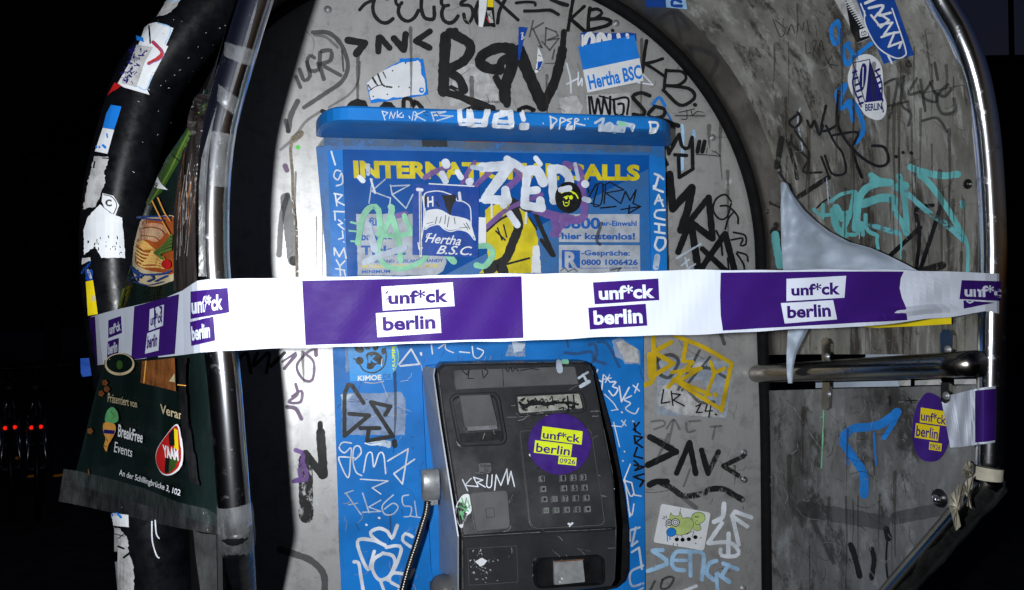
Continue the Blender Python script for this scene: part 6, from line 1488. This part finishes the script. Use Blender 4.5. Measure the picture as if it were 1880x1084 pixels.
# ------------------------------------------------------------------ surroundings in the dark
v = [(-300, -300, 0), (300, -300, 0), (300, 300, 0), (-300, 300, 0)]
g = obj('ground', v, [(0, 1, 2, 3)], 'asphalt'); g['kind'] = 'structure'
def far(px, py, dist):
    d = ray(px, py); return CAM + d * dist
def bike(loc, ang, label):
    e = empty('bicycle', loc, label, 'bicycle', 'bicycles parked in the dark')
    c, s = math.cos(ang), math.sin(ang)
    base = Vector(loc)
    T = lambda p: base + Vector((p[0] * c - p[1] * s, p[0] * s + p[1] * c, p[2]))
    def part(name, tubes, mat, parent, **k):
        m = MB()
        for p, r in tubes: m.tube([T(q) for q in p], r, 10, **k)
        return m.build(name, [mat], parent, True)
    bb, st_top, head, ra, fa = (-0.06, 0, 0.28), (-0.22, 0, 0.78), (0.38, 0, 0.76), (-0.5, 0, 0.34), (0.56, 0, 0.34)
    part('frame', [([bb, st_top], 0.016), ([bb, head], 0.019), ([st_top, head], 0.016), ([head, (0.36, 0, 0.86)], 0.018)], 'bikeblack', e)
    part('seat_stay', [([(-0.5, 0.06, 0.34), (-0.24, 0.02, 0.72)], 0.009)], 'bikemetal', e); part('seat_stay', [([(-0.5, -0.06, 0.34), (-0.24, -0.02, 0.72)], 0.009)], 'bikemetal', e)
    part('fork', [([head, (0.46, 0.05, 0.55), (0.56, 0.05, 0.34)], 0.011), ([head, (0.46, -0.05, 0.55), (0.56, -0.05, 0.34)], 0.011)], 'bikemetal', e)
    part('handlebar', [([(0.3, 0.28, 0.98), (0.38, 0.12, 0.96), (0.38, -0.12, 0.96), (0.3, -0.28, 0.98)], 0.012), ([(0.36, 0, 0.84), (0.38, 0, 0.96)], 0.014)], 'bikeblack', e)
    sd = part('saddle', [([(-0.36, 0, 0.86), (-0.28, 0, 0.875), (-0.12, 0, 0.86)], [0.062, 0.07, 0.022])], 'bikeblack', e); part('seat_post', [([st_top, (-0.25, 0, 0.85)], 0.013)], 'bikemetal', e)
    for w in (ra, fa):
        ring = [(w[0] + 0.33 * math.cos(2 * math.pi * k / 40), 0, w[2] + 0.33 * math.sin(2 * math.pi * k / 40)) for k in range(40)]
        m = MB(); m.tube([T(q) for q in ring], 0.018, 8, 0, False, True)
        ri = [(w[0] + 0.31 * math.cos(2 * math.pi * k / 40), 0, w[2] + 0.31 * math.sin(2 * math.pi * k / 40)) for k in range(40)]
        wo = m.build('wheel', ['bikeblack'], e, True)
        m = MB(); m.tube([T(q) for q in ri], 0.010, 6, 0, False, True)
        for k in range(14): m.tube([T(w), T((w[0] + 0.31 * math.cos(k * 0.449), 0, w[2] + 0.31 * math.sin(k * 0.449)))], 0.0015, 4)
        m.tube([T((w[0], -0.05, w[2])), T((w[0], 0.05, w[2]))], 0.02, 8); m.build('rim', ['bikemetal'], wo, True)
    for y, z in ((0.13, 0.36), (-0.13, 0.20)):
        m = MB(); m.tube([T((-0.06, y * 0.5, 0.28)), T((-0.06, y * 0.55, z))], 0.009, 6); m.build('crank', ['bikemetal'], e)
        m = MB()
        a = T((-0.1, y, z)); m.add(*prism([T((-0.1, y - 0.045, z - 0.01)), T((-0.1, y + 0.045, z - 0.01)), T((-0.1, y + 0.045, z + 0.012)), T((-0.1, y - 0.045, z + 0.012))], T((0.08, 0, 0)) - base)); pe = m.build('pedal', ['bikeblack'], e)
        m = MB(); m.add(*prism([T((-0.104, y - 0.03, z - 0.008)), T((-0.104, y + 0.03, z - 0.008)), T((-0.104, y + 0.03, z + 0.010)), T((-0.104, y - 0.03, z + 0.010))], T((0.003, 0, 0)) - base)); m.build('reflector', ['amber'], pe)
    m = MB()
    m.add(*prism([T((-0.52, -0.055, 0.60)), T((-0.52, 0.055, 0.60)), T((-0.52, 0.055, 0.65)), T((-0.52, -0.055, 0.65))], T((0.05, 0, 0)) - base)); hl = m.build('rear_light', ['bikeblack'], e)
    for yy in (-0.026, 0.026):
        o = [T((-0.523, yy + 0.013 * math.cos(k * 0.524), 0.625 + 0.013 * math.sin(k * 0.524))) for k in range(12)]
        m = MB(); m.add(*prism(o, T((0.004, 0, 0)) - base)); m.build('lamp', ['redlamp'], hl)
    part('rack', [([(-0.52, 0.05, 0.66), (-0.2, 0.05, 0.66)], 0.006), ([(-0.52, -0.05, 0.66), (-0.2, -0.05, 0.66)], 0.006), ([(-0.5, 0.06, 0.34), (-0.5, 0.05, 0.66)], 0.005), ([(-0.5, -0.06, 0.34), (-0.5, -0.05, 0.66)], 0.005)], 'bikemetal', e)
    return e
for pxx, lab in ((18, 'dark parked bicycle with glowing red rear light, left of the pair'), (66, 'dark parked bicycle with glowing red rear light, nearer the black tube')):
    q = far(pxx, 766, 5.0); dirv = Vector((q.x - CAM.x, q.y - CAM.y, 0)).normalized()
    ang = math.atan2(dirv.y, dirv.x)
    loc = Vector((q.x, q.y, q.z - 0.625)) + dirv * 0.52
    loc.z = 0
    bike(loc, ang, lab)
def silhouette(name, pxs, dist, depth, mat, label, cat, parent=None):
    pts = [far(x, y, dist) for x, y in pxs]
    v, f = prism(pts, FW * depth)
    o = obj(name, v, f, mat, parent)
    return tag(o, label, cat) if label else o
silhouette('building', [(-400, -500), (268, -500), (268, 40), (224, 140), (60, 252), (60, 274), (40, 280), (40, 610), (-400, 610)], 14, 6, 'wallfar', 'black building with slanting underside against the night sky at upper left', 'building')
bl = empty('house', far(1860, 600, 16), 'unlit dark building behind the right side of the booth', 'building')
silhouette('wall', [(1700, 112), (2400, 100), (2400, 640), (1700, 640)], 16, 8, 'wallfar', None, None, bl)
silhouette('roof', [(1690, 104), (2410, 92), (2410, 101), (1690, 113)], 15.8, 8.4, 'blackwall', None, None, bl)
pm = MB(); a = far(1868, 640, 12); pm.tube([Vector((a.x, a.y, 0)), Vector((a.x, a.y, 7.5))], [0.05, 0.035], 10)
tag(pm.build('street_pole', ['wallfar'], None, True), 'thin dark pole standing in front of the unlit building', 'pole')
def tree(pxx, pyt, dist, w, label, seed):
    rnd = random.Random(seed)
    top = far(pxx, pyt, dist); base = Vector((top.x, top.y, 0))
    e = empty('tree', base, label, 'tree', 'trees in the dark at left')
    m = MB(); H = top.z
    m.tube([base, base + Vector((0.05, 0, H * 0.35)), base + Vector((-0.05, 0.05, H * 0.7))], [0.14, 0.1, 0.04], 8)
    for k in range(7):
        z = H * (0.35 + 0.07 * k); an = k * 2.4
        m.tube([base + Vector((0, 0, z)), base + Vector((math.cos(an) * w * 0.5, math.sin(an) * w * 0.5, z + H * 0.16))], [0.05, 0.015], 6)
    m.build('trunk', ['bark'], e)
    m = MB()
    blobs = [(rnd.gauss(0, w * 0.33), rnd.gauss(0, w * 0.33), H * rnd.uniform(0.55, 0.93), rnd.uniform(0.25, 0.5) * w * 0.7) for _ in range(16)]
    for i in range(2600):
        bx, by, bz, br = rnd.choice(blobs)
        d_ = Vector((rnd.gauss(0, 1), rnd.gauss(0, 1), rnd.gauss(0, 0.8))).normalized() * br * rnd.random() ** 0.4
        c = base + Vector((bx, by, bz)) + d_
        if c.z > H: continue
        a = Vector((rnd.uniform(-1, 1), rnd.uniform(-1, 1), rnd.uniform(-1, 1))).normalized() * 0.07; b = a.cross(Vector((rnd.uniform(-1, 1), rnd.uniform(-1, 1), rnd.uniform(-1, 1)))).normalized() * 0.04
        m.add([c - a, c + b, c + a, c - b], [(0, 1, 2, 3)])
    m.build('crown', ['foliage'], e)
tree(85, 285, 11, 1.5, 'bushy dark tree at the left edge under the black building', 1)
tree(165, 228, 12, 1.7, 'taller dark tree between the black building and the black tube', 2)
